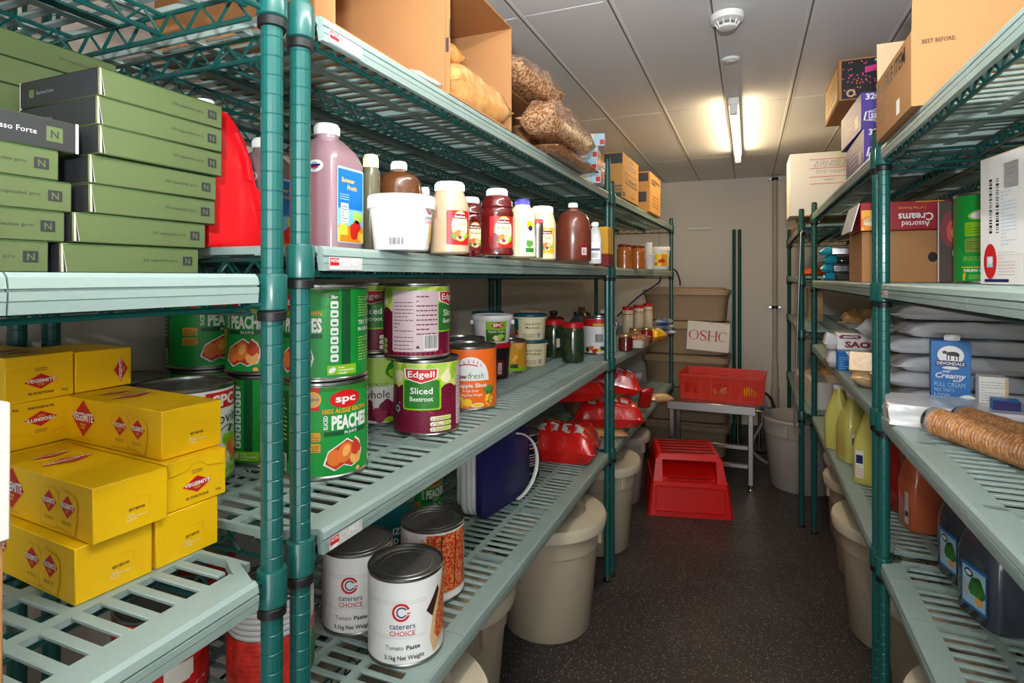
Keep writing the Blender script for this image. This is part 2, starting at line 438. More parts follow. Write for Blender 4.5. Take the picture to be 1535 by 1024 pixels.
b = MB(); b.prism([(0,0),(0,.1),(-.004,.1),(-.012,.03),(-.05,.002),(-.05,0)], YF, YB, 'floor_vinyl'); o = struct(b, 'baseboard_right'); o.location = (XR, 0, 0)
b = MB(); b.prism([(0,0),(0,.1),(.004,.1),(.012,.03),(.05,.002),(.05,0)], YF, YB, 'floor_vinyl'); o = struct(b, 'baseboard_left'); o.location = (XL, 0, 0)
b = MB(); b.box(XL, XR, YB-.012, YB, 0, .1, 'floor_vinyl'); struct(b, 'baseboard_back')
b = MB(); b.box(XL-.1, XR+.1, YF-.1, YB+.1, ZC+.012, ZC+.08, 'ceiling_strip'); ceil = struct(b, 'ceiling')
PX, PY = .293, 1.285
xs = [-.107 + PX*k for k in range(-4, 5)]; ys = [1.74 + PY*k for k in range(-3, 4)]
first = None
for x in xs[:-1]:
    for y in ys[:-1]:
        x0, x1 = max(x+.004, XL), min(x+PX-.004, XR); y0, y1 = max(y+.003, YF), min(y+PY-.003, YB)
        if x1-x0 < .03 or y1-y0 < .03: continue
        b = MB(); b.cbox(x0, x1, y0, y1, ZC-.001, ZC+.013, 'ceiling_panel', .002); b.build('ceiling_panel', ceil)
for x in xs:
    if XL < x < XR:
        b = MB(); b.prism([(-.014,.0),(-.012,-.002),(.012,-.002),(.014,0)], YF, YB, 'ceiling_strip'); o = b.build('ceiling_strip', ceil); o.location = (x, 0, ZC)
        b = MB(); b.box(-.003, .003, YF, YB, -.0026, 0, 'strip_dark'); o = b.build('strip_groove', ceil); o.location = (x, 0, ZC)
# ------------------------------------------------------------------ shelving
def make_post(h):
    b = MB(); prof = [(.0141, .02)]; z = .03
    while z < h - .02:
        prof += [(.0141, z-.0012), (.0133, z-.0004), (.0133, z+.0004), (.0141, z+.0012)]; z += .0254
    prof += [(.0141, h-.004), (.012, h)]
    b.lathe(prof, 'post_green', 16)
    o = b.build('post', sharp=22); return o
POSTS = {}
def post(parent, loc, h):
    if h not in POSTS: POSTS[h] = make_post(h); o = POSTS[h]; o.parent = parent
    else: o = link(POSTS[h], 'post', parent)
    o.location = loc
    f = MB(); f.lathe([(.008, .004), (.011, .006), (.011, .02), (.0139, .02), (.0139, .03)], 'chrome', 12); f.lathe([(.021, 0), (.021, .004), (.009, .007)], 'black_plastic', 16)
    if 'foot' not in KIDS: KIDS['foot'] = f.build('foot', o)
    else: link(KIDS['foot'], 'foot', o)
    if 'cap%g' % h not in KIDS:
        k = MB(); k.lathe([(.0137, h-.003), (.0135, h+.002), (.010, h+.005)], 'black_plastic', 12); KIDS['cap%g' % h] = k.build('cap', o)
    else: link(KIDS['cap%g' % h], 'cap', o)
    return o
D = .60; LIPX = .013; PITCH = .033
def mat_mesh(m, seg0, seg1, slats):
    """Grating mat, length m along +y from 0: front lip, rear lip, long ribs; local x 0 (front) to -D. seg0/seg1: corner cut at this end."""
    b = MB(); n = max(1, int(round((m-.012)/PITCH))); p = (m-.012)/n
    y0 = .034 if seg0 else .0008; y1 = m - (.034 if seg1 else .0008)
    for sgn, xo in ((1, 0), (-1, -D)):
        P = [(xo - sgn*.001, -.004), (xo - sgn*.006, .0005), (xo - sgn*.050, .0005), (xo - sgn*.050, -.006), (xo - sgn*.020, -.0085), (xo - sgn*.014, -.0115), (xo - sgn*.010, -.036), (xo - sgn*.001, -.036), (xo + sgn*.0002, -.0255), (xo - sgn*.0012, -.0252), (xo - sgn*.0012, -.0245), (xo + sgn*.0004, -.0242), (xo + sgn*.0008, -.0165), (xo - sgn*.0028, -.0160), (xo - sgn*.0028, -.0140), (xo + sgn*.0006, -.0135)]
        b.prism(P if sgn > 0 else P[::-1], y0, y1, 'mat_plastic')
    for x in (-.147, -.249, -.351, -.453): b.box(x-.009, x+.009, 0, m, -.008, .0005, 'mat_plastic')
    for yy, sg in ((0, seg0), (m-.009, seg1)):
        b.box(-D+(.05 if sg else .02), -(.05 if sg else .02), yy+.0005, yy+.0075, -.0115, .0005, 'mat_plastic')
    for yy, sg, q in ((0, seg0, 1), (m, seg1, -1)):
        if sg:
            for sx in (1, -1):
                xf = 0 if sx > 0 else -D
                pts = [(xf - sx*.012, yy + q*.034), (xf - sx*.075, yy + q*.001), (xf - sx*.100, yy + q*.001), (xf - sx*.04, yy + q*.036)]
                vs = [(x, y, z) for z in (-.0135, .0005) for x, y in pts]
                b.add(vs, [(0,1,2,3), (7,6,5,4), (0,4,5,1), (1,5,6,2), (2,6,7,3), (3,7,4,0)], 'mat_plastic')
    sl = []
    for k in range(n+1):
        y = .006 + k*p
        if k in (0, n): continue
        cut = (seg0 and k == 1) or (seg1 and k == n-1)
        sl.append((y, cut))
    if not slats:
        for y, cut in sl: b.box(-D+.045, -.045, y-.0066, y+.0066, -.005, 0.0003, 'mat_plastic')
        sl = []
    return b, sl
SLAT = {}
def slat(cut):
    if cut not in SLAT:
        b = MB(); x = .045 if not cut else .06; b.cbox(-D+x, -x, -.0066, .0066, -.005, .0003, 'mat_plastic', .0012); SLAT[cut] = b.build('slat')
        return SLAT[cut], True
    return SLAT[cut], False
def frame_mesh(L):
    """Green wire frame under the mats: trusses along both sides, both ends and two long inner ones."""
    b = MB()
    def truss(p, q, zt, zb, pitch=.056, r=.0032):
        p, q = Vector(p), Vector(q); n = max(2, int((q-p).length/pitch))
        b.tube([p+Vector((0,0,zt)), q+Vector((0,0,zt))], r, 'wire_green', 6); b.tube([p+Vector((0,0,zb)), q+Vector((0,0,zb))], r*1.1, 'wire_green', 6)
        pts = []
        for i in range(n*2+1): pts.append(p + (q-p)*(i/(n*2)) + Vector((0, 0, zt if i % 2 else zb)))
        b.tube(pts, r*.8, 'wire_green', 5)
    e = .034
    truss((-.022, e, 0), (-.022, L-e, 0), -.019, -.043); truss((-D+.022, e, 0), (-D+.022, L-e, 0), -.019, -.043)
    for x in (-.2, -.4): truss((x, .02, 0), (x, L-.02, 0), -.018, -.046, .05)
    b.box(-.31, -.29, .02, L-.02, -.020, -.0165, 'wire_green')
    truss((-.03, .02, 0), (-D+.03, .02, 0), -.019, -.052); truss((-.03, L-.02, 0), (-D+.03, L-.02, 0), -.019, -.052)
    return b
FR = {}
def unit(label, loc, rz, L, levels, h, mats, slats=True, feet=True, badge=()):
    """Wire-and-mat shelving unit: local y runs along the unit from 0 to L, local x=0 is the front lip."""
    u = thing('shelving_unit', label, 'shelving', loc, rz, None)
    px = -.0125
    for y in (0, L):
        for x in (px, -D + .0125): post(u, (x, y, 0), h)
    bl = [0] + mats + [L]
    for li, z in enumerate(levels):
        key = (L,)
        if key not in FR: f = frame_mesh(L).build('shelf_frame', u); FR[key] = f
        else: f = link(FR[key], 'shelf_frame', u)
        f.location = (0, 0, z)
        for y in (0, L):
            for x in (px, -D + .0125):
                if 'col' not in KIDS:
                    b = MB(); b.lathe([(.0165, -.048), (.0195, -.046), (.0195, -.002), (.0185, 0), (.0145, .001)], 'post_green', 20)
                    o = b.build('corner_collar', f); KIDS['col'] = o
                    b = MB(); b.lathe([(.0145, -.062), (.0185, -.061), (.0185, -.050), (.016, -.047)], 'black_plastic', 20)
                    KIDS['wedge'] = b.build('collar_wedge', f); w_ = KIDS['wedge']
                else: o = link(KIDS['col'], 'corner_collar', f); w_ = link(KIDS['wedge'], 'collar_wedge', f)
                o.location = (x, y, 0); w_.location = (x, y, 0)
        s0 = 'pin'
        for y, q in ((0, 1), (L, -1)):
            for x, sx in ((px, 1), (-D+.0125, -1)):
                b = MB()
                for zz in (-.012, -.040): b.tube([(x, y, zz), (x - sx*.004, y + q*.042, zz)], .0042, 'wire_green', 8)
                b.build('collar_pin', f)
        for k in range(len(bl)-1):
            a, c = bl[k], bl[k+1]; key = (round(c-a, 4), k == 0, k == len(bl)-2, slats)
            if key not in FR: mb, sl = mat_mesh(c-a, key[1], key[2], slats); FR[key] = (mb.build('shelf_mat', u), sl); mo = FR[key][0]
            else: mo = link(FR[key][0], 'shelf_mat', u)
            mo.location = (0, a, z)
            for y, cut in FR[key][1]:
                so, new = slat(cut)
                if new: so.parent = mo
                else: so = link(so, 'slat', mo)
                so.location = (0, y, 0)
        for bz, by, dr in badge:
            if bz == li:
                b = MB(); S = Flat((.0012, by, z-.024), (0, 1, 0), (0, 0, 1)); rect(b, S, 0, -.0105, .078, .0085, 'ink_silver', 0)
                rect(b, S, .002, -.004, .022, .007, 'ink_red', 1); text(b, S, 'METRO', .0035, .0008, .0045, 'ink_white', 'l', bold=.01)
                put(b, S, [[(.002,-.009),(.016,-.009),(.022,-.005),(.008,-.005)]], 'ink_white', 1)
                text(b, S, 'SUPER', .025, .0022, .004, 'ink_white', 'l', bold=0); text(b, S, 'ERECTA', .025, -.004, .004, 'ink_white', 'l', bold=0)
                text(b, S, 'PRO', .045, -.003, .009, 'ink_white', 'l', bold=.02)
                o = b.build('badge', f); o.location = (0, 0, -z)
    return u
X0 = -.5745     # front lip plane of the left run
LA = [1.757, 1.368, .977, .58]; LB = [1.748, 1.41, .993, .58]
unit('shelving unit nearest on the left, holding flat green boxes and yellow cartons', (X0, -.64, 0), 0, 1.22, LA[::-1], 1.95, [.30, .61, .92], badge=())
unit('long shelving unit with big green and purple food cans on its middle shelf', (X0, .632, 0), 0, 1.905, LB[::-1], 1.90, [.48, .83, 1.174, 1.54], badge=((1, .044, 0), (2, .044, 0), (3, .044, 0)))
unit('far left shelving unit beside the steel table and tan tubs', (X0+.006, 2.595, 0), -R(1.6), 1.78, LB[::-1], 1.80, [.44, .89, 1.34], slats=False)
# right run, turned to face left: local y then runs towards the camera
RX = .312
LR = [1.705, 1.348, 1.01, .63]
unit('right shelving unit nearest the camera, with wafer rolls and foil packs', (RX+.003, 1.752, 0), math.pi, 1.78, LR[::-1], 1.76, [.11, .29, .66, 1.02, 1.40], badge=((2, .044, 0),))
unit('middle right shelving unit holding yellow drink jugs and cracker packs', (RX, 3.43, 0), math.pi, 1.62, LR[::-1], 1.76, [.40, .81, 1.22])
unit('short far right shelving unit by the wall pipe with shelves at its own heights', (RX-.03, 4.96, 0), math.pi - R(1.0), 1.46, [.63, 1.08, 1.372, 1.655], 1.735, [.36, .73, 1.10], slats=False)
# ------------------------------------------------------------------ goods: builders
PROTO = {}
def inst(kind, name, build, label, cat, loc, rz=0, group=None):
    if kind not in PROTO:
        o = thing(name, label, cat, loc, rz, group); build(o); PROTO[kind] = o; return o
    return clone(PROTO[kind], label, loc, rz, group)
def toward(p, off=0): return math.atan2(-p[1], -p[0]) + R(off)
def can_parts(o, r, h, base, prints, ribs=False):
    b = MB(); b.lathe([(r-.003, .001), (r+.0016, .0015), (r+.0016, .005), (r, .007), (r, h-.007), (r+.0016, h-.005), (r+.0016, h-.001), (r+.0004, h), (r-.0022, h-.001), (r-.0026, h-.0055)], 'can_metal', 40, cap1=False); b.build('can_body', o)
    b = MB(); b.lathe([(r-.0024, h-.0058), (r*.90, h-.0062), (r*.88, h-.0045), (r*.84, h-.0045), (r*.82, h-.0062), (r*.72, h-.0062), (r*.70, h-.0048), (r*.66, h-.0048), (r*.64, h-.0062), (r*.3, h-.0058), (.001, h-.0058)], 'lid_metal', 40, cap0=False); b.build('lid', o)
    b = MB(); S = Cyl(r+.0006); S.vr = (.0085, h-.0085)
    if ribs:
        pr = []; n = 15
        for i in range(n*4+1):
            z = .008 + (h-.016)*i/(n*4); pr.append((r+.0008 + (.0010*math.sin(i*math.pi/2) if .2 < i/(n*4) < .95 else 0), z))
        b.lathe(pr, base, 40, cap0=False, cap1=False); S = Cyl(r+.0022); S.vr = (.0085, h-.0085)
    else: b.lathe([(r+.0005, .008), (r+.0005, h-.008)], base, 64, cap0=False, cap1=False)
    prints(b, S); b.build('paper_label', o)
A10R, A10H = .0785, .178
def peach_print(b, S):
    rect(b, S, -.10, .135, .09, .170, 'ink_leaf', 0); ell(b, S, -.005, .146, .085, .016, 'ink_green', 1)
    ell(b, S, .008, .146, .031, .0165, 'ink_red', 2); text(b, S, 'spc', .008, .141, .013, 'ink_white', w=.040, bold=.03, layer=3)
    rect(b, S, -.062, .128, -.040, .170, 'ink_red', 2); ell(b, S, -.051, .148, .0145, .0145, 'ink_gold', 3); ell(b, S, -.051, .148, .0115, .0115, 'ink_tan', 4); text(b, S, 'CHOICE', -.051, .146, .004, 'ink_brown', layer=5)
    text(b, S, '100% AUSSIE GROWN', .012, .121, .0085, 'ink_pine', w=.094, bold=.03)
    text(b, S, 'PEACHES', .020, .092, .0235, 'ink_white', w=.078, bold=.045); text(b, S, 'SLICED', -.026, .092, .007, 'ink_white', 'l', w=.026, bold=.03, rot=R(90))
    rect(b, S, -.032, .080, .060, .088, 'ink_darkgreen', 1); text(b, S, 'IN JUICE', .018, .0815, .005, 'ink_white', bold=.02)
    for m, sc, l in (('ink_white', 1.10, 2), ('ink_peachred', 1.0, 3)):
        P = [(-.030, .030), (-.012, .018), (.004, .026), (.018, .020), (.036, .026), (.042, .044), (.036, .062), (.026, .070), (.022, .062), (.010, .070), (-.008, .060), (-.022, .052)]
        cu, cv = .008, .044; poly(b, S, [(cu+(u-cu)*sc, cv+(v-cv)*sc) for u, v in P], m, l)
    ell(b, S, -.014, .040, .013, .015, 'ink_peach', 4); ell(b, S, .006, .047, .014, .019, 'ink_peach', 5, rot=-.4); ell(b, S, .008, .050, .007, .011, 'ink_peachlight', 6, rot=-.4); ell(b, S, .028, .036, .013, .014, 'ink_peachlight', 5); blob(b, S, .029, .050, .010, .013, 'ink_peachred', 6, 4)
    ell(b, S, .034, .012, .005, .004, 'ink_peachlight', 3)
    for v in (.072, .052): rrect(b, S, -.068, v, -.038, v+.016, .002, 'ink_pine', 2); lines(b, S, -.065, v+.002, -.041, v+.014, 3, 'ink_brown', 3, int(v*999))
    # nutrition side
    text(b, S, '3kg', .081, .152, .006, 'ink_white', bold=.03)
    for k in range(7): rrect(b, S, .074, .036+k*.0163, .088, .050+k*.0163, .003, 'ink_white', 2); rect(b, S, .077, .040+k*.0163, .085, .044+k*.0163, 'ink_green', 3)
    rect(b, S, .094, .028, .112, .17, 'ink_darkgreen', 1)
    rrect(b, S, .068, .012, .125, .030, .002, 'ink_lime', 2); ell(b, S, .077, .021, .007, .0045, 'ink_white', 3, rot=.6); lines(b, S, .088, .014, .120, .029, 3, 'ink_white', 3, 3)
    rect(b, S, .128, .012, .215, .168, 'ink_green', 1); lines(b, S, .131, .118, .200, .158, 8, 'ink_palegreen', 2, 5); text(b, S, 'TRY THESE', .131, .102, .008, 'ink_white', 'l', bold=.03); text(b, S, 'IN OUR RANGE', .131, .090, .0065, 'ink_white', 'l', bold=.03); lines(b, S, .131, .034, .205, .082, 9, 'ink_palegreen', 2, 6)
    rect(b, S, -.145, .03, -.105, .16, 'ink_darkgreen', 1); rect(b, S, -.135, .012, -.112, .044, 'ink_white', 2); barcode(b, S, -.133, .014, -.114, .042, layer=3); lines(b, S, -.140, .07, -.110, .15, 10, 'ink_palegreen', 2, 8)
def peach_can(o): can_parts(o, A10R, A10H, 'ink_green', peach_print)
def beet_slices(b, S, spots, l):
    for i, (u, v, r) in enumerate(spots):
        ell(b, S, u, v, r, r*.95, 'ink_beet', l+i % 4, 20); ring(b, S, u, v, r*.72, r*.76, 'ink_beetlight', l+1+i % 4, n=18); ring(b, S, u, v, r*.42, r*.46, 'ink_beetlight', l+1+i % 4, n=14); ring(b, S, u, v, r*.97, r, 'ink_beetlight', l+1+i % 4, n=18)
def edgell_print(b, S):
    rect(b, S, -.246, .104, .246, .170, 'foliage_print', 0); rect(b, S, -.246, .008, .246, .075, 'beet_print', 0)
    for k in range(24):
        u = -.24 + k*.0208; blob(b, S, u, .150+.012*math.sin(k*2.1), .013, .018, ('ink_lime', 'ink_palegreen', 'ink_cream')[k % 3], 1, k)
    for k in range(14): ell(b, S, -.24 + k*.037, .088+.010*math.sin(k*1.7), .026, .024, 'ink_beet', 1)
    beet_slices(b, S, [(.060, .090, .026), (.075, .066, .026), (.040, .058, .026), (-.050, .030, .026), (-.020, .040, .030), (.010, .026, .028), (.045, .030, .026), (.078, .034, .026), (-.070, .050, .022), (.100, .080, .030), (.125, .05, .03), (-.1, .05, .028), (-.13, .07, .03), (.2, .05, .03), (-.2, .05, .03), (.17, .08, .03), (-.17, .09, .03)], 2)
    for cu, sc in ((0, 1), (-.247, 1)):
        rrect(b, S, cu-.058, .062, cu+.034, .134, .006, 'ink_lime', 7); rrect(b, S, cu-.054, .066, cu+.030, .131, .005, 'ink_leaf', 8)
        P = [(-.052, .158), (-.050, .136), (-.036, .131), (-.012, .124), (.012, .131), (.024, .136), (.026, .158)]
        poly(b, S, [(cu+u*1.06, v*1.0) for u, v in P], 'ink_white', 9); poly(b, S, [(cu-.013+(u+.013)*.95, .1455+(v-.1455)*.9) for u, v in P], 'ink_red', 10)
        text(b, S, 'Edgell', cu-.013, .1385, .014, 'ink_white', w=.062, bold=.018, layer=11)
        text(b, S, 'Sliced', cu-.012, .100, .0145, 'ink_white', w=.052, bold=.012, layer=9); text(b, S, 'Beetroot', cu-.012, .083, .0105, 'ink_white', w=.054, bold=.012, layer=9)
    ell(b, S, -.076, .062, .010, .012, 'ink_darkgrey', 8); ring(b, S, -.076, .062, .005, .008, 'ink_silver', 9)
    for k in range(3):
        v = .012 + k*.0125; rrect(b, S, .008, v, .062, v+.010, .004, 'ink_cream', 8); rect(b, S, .040, v+.001, .060, v+.009, 'ink_palegreen', 9)
        ell(b, S, .014, v+.005, .004, .004, 'ink_white', 9); put(b, S, [[(.011, v+.005), (.0135, v+.002), (.018, v+.009), (.0135, v+.0045)]], 'ink_black', 10); lines(b, S, .020, v+.002, .040, v+.009, 2, 'ink_darkgrey', 10, k)
    # information panel
    rrect(b, S, .082, .018, .196, .160, .006, 'ink_pink', 7); lines(b, S, .087, .066, .135, .140, 9, 'ink_magenta', 8, 21, .22); lines(b, S, .142, .058, .192, .156, 9, 'ink_magenta', 8, 22, .26); lines(b, S, .087, .024, .135, .060, 4, 'ink_magenta', 8, 23, .2)
    rect(b, S, .158, .022, .192, .058, 'ink_white', 8); barcode(b, S, .160, .025, .190, .056, layer=9, seed=3)
    put(b, S, [[(.140, .026), (.150, .026), (.145, .034)]], 'ink_black', 8)
def edgell_can(o): can_parts(o, A10R, A10H, 'ink_cream', edgell_print)
def whole_print(b, S):
    rect(b, S, -.246, .1, .246, .17, 'ink_palegreen', 0)
    for k in range(9): blob(b, S, .06+k*.012, .14-.006*k, .018, .02, ('ink_leaf', 'ink_lime', 'leafy_print')[k % 3], 1+k % 3, k)
    ell(b, S, .055, .148, .008, .008, 'ink_leaf', 4); text(b, S, 'BEETROOT', .022, .098, .009, 'ink_darkgrey', w=.055, bold=0, layer=4); text(b, S, 'whole', .020, .070, .020, 'ink_black', w=.066, bold=0, layer=4)
    for k in range(14): blob(b, S, -.10+k*.016, .034+.016*math.sin(k*2.3), .018, .017, ('ink_magenta', 'ink_beet', 'ink_beetlight')[k % 3], 2+k % 3, k+40)
    for k in range(4): blob(b, S, .05+k*.012, .016, .012, .006, 'ink_lime', 5, k)
def whole_can(o): can_parts(o, A10R, A10H, 'ink_offwhite', whole_print)
def vita_print(b, S):
    rect(b, S, -.246, .008, .246, .040, 'ink_lime', 1)
    rrect(b, S, -.02, .136, .055, .166, .003, 'ink_red', 2); text(b, S, 'SPC', .020, .141, .019, 'ink_white', w=.056, bold=.04, layer=3)
    text(b, S, 'provita', .020, .108, .020, 'ink_black', w=.095, bold=0, layer=3); ring(b, S, .028, .072, .030, .032, 'ink_darkgrey', 2)
    blob(b, S, .030, .078, .016, .013, 'ink_lime', 3, 4); ell(b, S, .034, .096, .008, .005, 'ink_leaf', 4, rot=.7); blob(b, S, .046, .058, .020, .022, 'ink_peach', 4, 8); blob(b, S, .050, .064, .013, .010, 'ink_peachlight', 5, 9); blob(b, S, .012, .046, .018, .016, 'ink_cream', 5, 3)
    text(b, S, 'Apple & Peach', .020, .026, .010, 'ink_white', w=.085, bold=.02, layer=3); text(b, S, 'no added sugar', .024, .013, .007, 'ink_white', w=.068, bold=.01, layer=3)
def vita_can(o): can_parts(o, A10R, A10H, 'ink_white', vita_print)
def dew_print(b, S):
    cu = -.006; P = [(cu-.056, .084)] + [(cu + .056*math.cos(R(180-a)), .084 + .066*math.sin(R(a))) for a in range(10, 171, 10)] + [(cu+.056, .084)]
    poly(b, S, P, 'ink_white', 1); ring(b, S, cu-.008, .064, .064, .067, 'ink_red', 2, 65, 128, 14)
    for a in (52, 66, 80, 96, 112, 128):
        q = R(a); put(b, S, [[(cu+.046*math.cos(q)-.0018*math.sin(q), .084+.050*math.sin(q)), (cu+.046*math.cos(q)+.0018*math.sin(q), .084+.050*math.sin(q)), (cu+.054*math.cos(q)*.98, .084+.062*math.sin(q))]], 'ink_red', 2)
    text(b, S, 'Dew', cu-.030, .090, .013, 'ink_darkred', w=.040, bold=.03, layer=3); text(b, S, 'fresh', cu+.016, .090, .016, 'ink_leaf', w=.046, bold=0, layer=3, shear=.2)
    text(b, S, 'Pineapple Slices', cu-.004, .066, .011, 'ink_white', w=.104, bold=.022, layer=7); text(b, S, 'in Light Syrup', cu, .054, .0055, 'ink_white', bold=.02); text(b, S, '3.05kg Net Weight', cu, .042, .0055, 'ink_white', w=.07, bold=.02)
    for cu, s in ((.052, 1), (-.066, .9), (.165, 1)):
        ell(b, S, cu, .030, .015*s, .019*s, 'pineapple_print', 2)
        for k in range(9): ell(b, S, cu + (k-4)*.0034, (.050 if s == 1 else .048)+.008*math.cos((k-4)*.3), .003, .013, 'grass_print', 3+k % 2, 8, rot=-(k-4)*.16)
    ell(b, S, -.040, .026, .020, .015, 'pineapple_print', 2); ell(b, S, -.014, .024, .012, .011, 'ink_yellow', 3); ell(b, S, .014, .016, .019, .0065, 'ink_cream', 4); ell(b, S, .014, .016, .014, .004, 'ink_yellow', 5)
def dew_can(o): can_parts(o, A10R, A10H, 'ink_orange', dew_print)
def caterers_mark(b, S, cu, cv, s, l=2):
    ring(b, S, cu, cv, .0125*s, .0165*s, 'ink_red', l, 22, 338, 26); ring(b, S, cu+.001*s, cv, .0075*s, .0098*s, 'ink_navy', l, 30, 330, 22); rect(b, S, cu+.0105*s, cv-.003*s, cu+.0165*s, cv-.0008*s, 'ink_red', l)
    text(b, S, 'caterers', cu+.002*s, cv-.0305*s, .0105*s, 'ink_navy', w=.047*s, bold=0, layer=l); text(b, S, 'CHOICE', cu+.002*s, cv-.0425*s, .0085*s, 'ink_red', w=.047*s, bold=.005, layer=l)
def slice_print(b, S, cu, l=2):
    poly(b, S, [(cu-.030, .105), (cu+.002, .146), (cu+.022, .100), (cu-.014, .088)], 'ink_dkbrown', l)
    out = [(cu+.022, .160), (cu+.004, .130), (cu-.014, .090), (cu-.022, .045), (cu-.012, .014), (cu+.006, .024), (cu+.03, .05), (cu+.034, .14)]
    poly(b, S, out, 'ink_crust', l+1); poly(b, S, [(cu+.026, .150), (cu+.012, .125), (cu-.004, .086), (cu-.010, .050), (cu+.004, .034), (cu+.04, .05), (cu+.05, .15)], 'pizza_print', l+2)
    rect(b, S, cu+.032, .026, cu+.150, .166, 'pizza_print', l+1)
    for q in (.062, .100, .136): put(b, S, [[(cu+q, .03), (cu+q+.003, .03), (cu+q+.008, .165), (cu+q+.005, .165)]], 'ink_dkbrown', l+3)
    put(b, S, [[(cu+.004, .024), (cu+.034, .04), (cu+.03, .02)]], 'ink_white', l+3)
def paste_print(b, S):
    caterers_mark(b, S, -.012, .112, 1.1); text(b, S, 'Tomato', -.026, .037, .0085, 'ink_darkgrey', w=.037, bold=0); text(b, S, 'Paste', .012, .037, .0085, 'ink_darkgrey', w=.028, bold=.025); text(b, S, '3.1kg Net Weight', -.006, .017, .0085, 'ink_darkgrey', w=.082, bold=.02)
    slice_print(b, S, .070)
    for v in (.06, .064, .128, .133): rect(b, S, -.246, v, .04, v+.0006, 'ink_silver', 1)
def paste_can(o): can_parts(o, A10R, A10H, 'ink_white', paste_print)
def tomato_print(b, S):
    rect(b, S, -.246, .008, .246, .170, 'tomato_print', 0)
    for k in range(12): ell(b, S, -.20+k*.034, .06+.05*math.sin(k*1.9), .016, .017, 'ink_tomato', 1+k % 3); ell(b, S, -.205+k*.034, .066+.05*math.sin(k*1.9), .004, .003, 'ink_pink', 5)
    rect(b, S, -.020, .05, .03, .085, 'ink_offwhite', 5); rect(b, S, -.08, .0, .08, .012, 'ink_leaf', 5); poly(b, S, [(-.04, .012), (-.02, .035), (.06, .035), (.05, .012)], 'ink_white', 4)
    for k in range(7): ell(b, S, -.06+k*.018, .036+.012*math.sin(k*3), .012, .008, 'ink_red', 6, rot=k)
    blob(b, S, -.07, .05, .02, .014, 'ink_leaf', 6, 2)
def tomato_can(o): can_parts(o, A10R, A10H, 'ink_tomato', tomato_print)
def ribbed_print(b, S):
    for k, (v0, v1, m) in enumerate(((.008, .045, 'ink_tomato'), (.045, .075, 'ink_tomato'), (.075, .1, 'ink_peachred'), (.1, .17, 'ink_silver'))): pass
    for k in range(4): blob(b, S, .05+.012*k, .045, .018, .05, ('pizza_print', 'ink_crust', 'tomato_print', 'ink_leaf')[k], 1+k, k)
def ribbed_can(o):
    r, h = A10R, A10H
    can_parts(o, r, h, 'ink_silver', ribbed_print, True)
    b = MB(); pr = [(r+.0030, .009 + .095*i/40 ) for i in range(41)]; b.lathe([(q[0] - .0006*(i % 4 == 0), q[1]) for i, q in enumerate(pr)], 'tomato_print', 40, cap0=False, cap1=False); b.build('red_band', o)
def heinz_print(b, S):
    rect(b, S, -.25, .12, .25, .17, 'ink_teal', 0); text(b, S, 'HEINZ', .01, .10, .016, 'ink_white', w=.07, bold=.03); text(b, S, 'BAKED', .01, .075, .014, 'ink_white', w=.06, bold=.03)
def heinz_can(o): can_parts(o, A10R, A10H, 'ink_teal', heinz_print)
def black_print(b, S):
    for v in (.03, .08, .14): rect(b, S, -.24, v, .24, v+.003, 'ink_pink', 1)
    rrect(b, S, -.05, .06, .05, .13, .004, 'ink_tan', 2); rrect(b, S, -.045, .065, .045, .125, .004, 'ink_black', 3); lines(b, S, -.04, .07, .04, .12, 5, 'ink_pink', 4, 4)
def black_can(o): can_parts(o, A10R, A10H, 'ink_black', black_print)
def plain_can(o): can_parts(o, A10R, A10H, 'ink_darkgreen', lambda b, S: lines(b, S, -.1, .05, .1, .15, 8, 'ink_palegreen', 1, 3))
def fruit_print(b, S):
    for k in range(12): ell(b, S, -.13+k*.024, .075+.035*math.sin(k*2), .018, .018, ('fruit_print', 'ink_peachlight', 'ink_pine')[k % 3], 1+k % 3)
    rect(b, S, .0, .02, .03, .035, 'ink_darkgreen', 5); rect(b, S, -.19, .008, .19, .02, 'ink_lime', 4)
def fruit_can(o): can_parts(o, .063, .125, 'ink_pine', fruit_print)
def redcap_can(o):
    def p(b, S):
        rect(b, S, -.246, .135, .246, .170, 'ink_red', 1); rect(b, S, -.03, .138, .05, .150, 'ink_gold', 2); rect(b, S, -.02, .06, .02, .10, 'ink_silver', 2); barcode(b, S, -.018, .062, .018, .098, layer=3)
        for k in range(8): blob(b, S, -.06+k*.02, .024+.008*math.sin(k*2), .014, .012, ('ink_darkgreen', 'ink_peach', 'ink_red', 'ink_yellow')[k % 4], 2+k % 3, k)
    can_parts(o, A10R, A10H, 'ink_white', p)
def box_parts(o, lx, ly, lz, m, prints=None, name='carton_body', c=.0015):
    b = MB(); b.cbox(-lx/2, lx/2, -ly/2, ly/2, 0, lz, m, c)
    if prints: prints(b, lambda side: face(lx, ly, lz, side))
    return b.build(name, o)
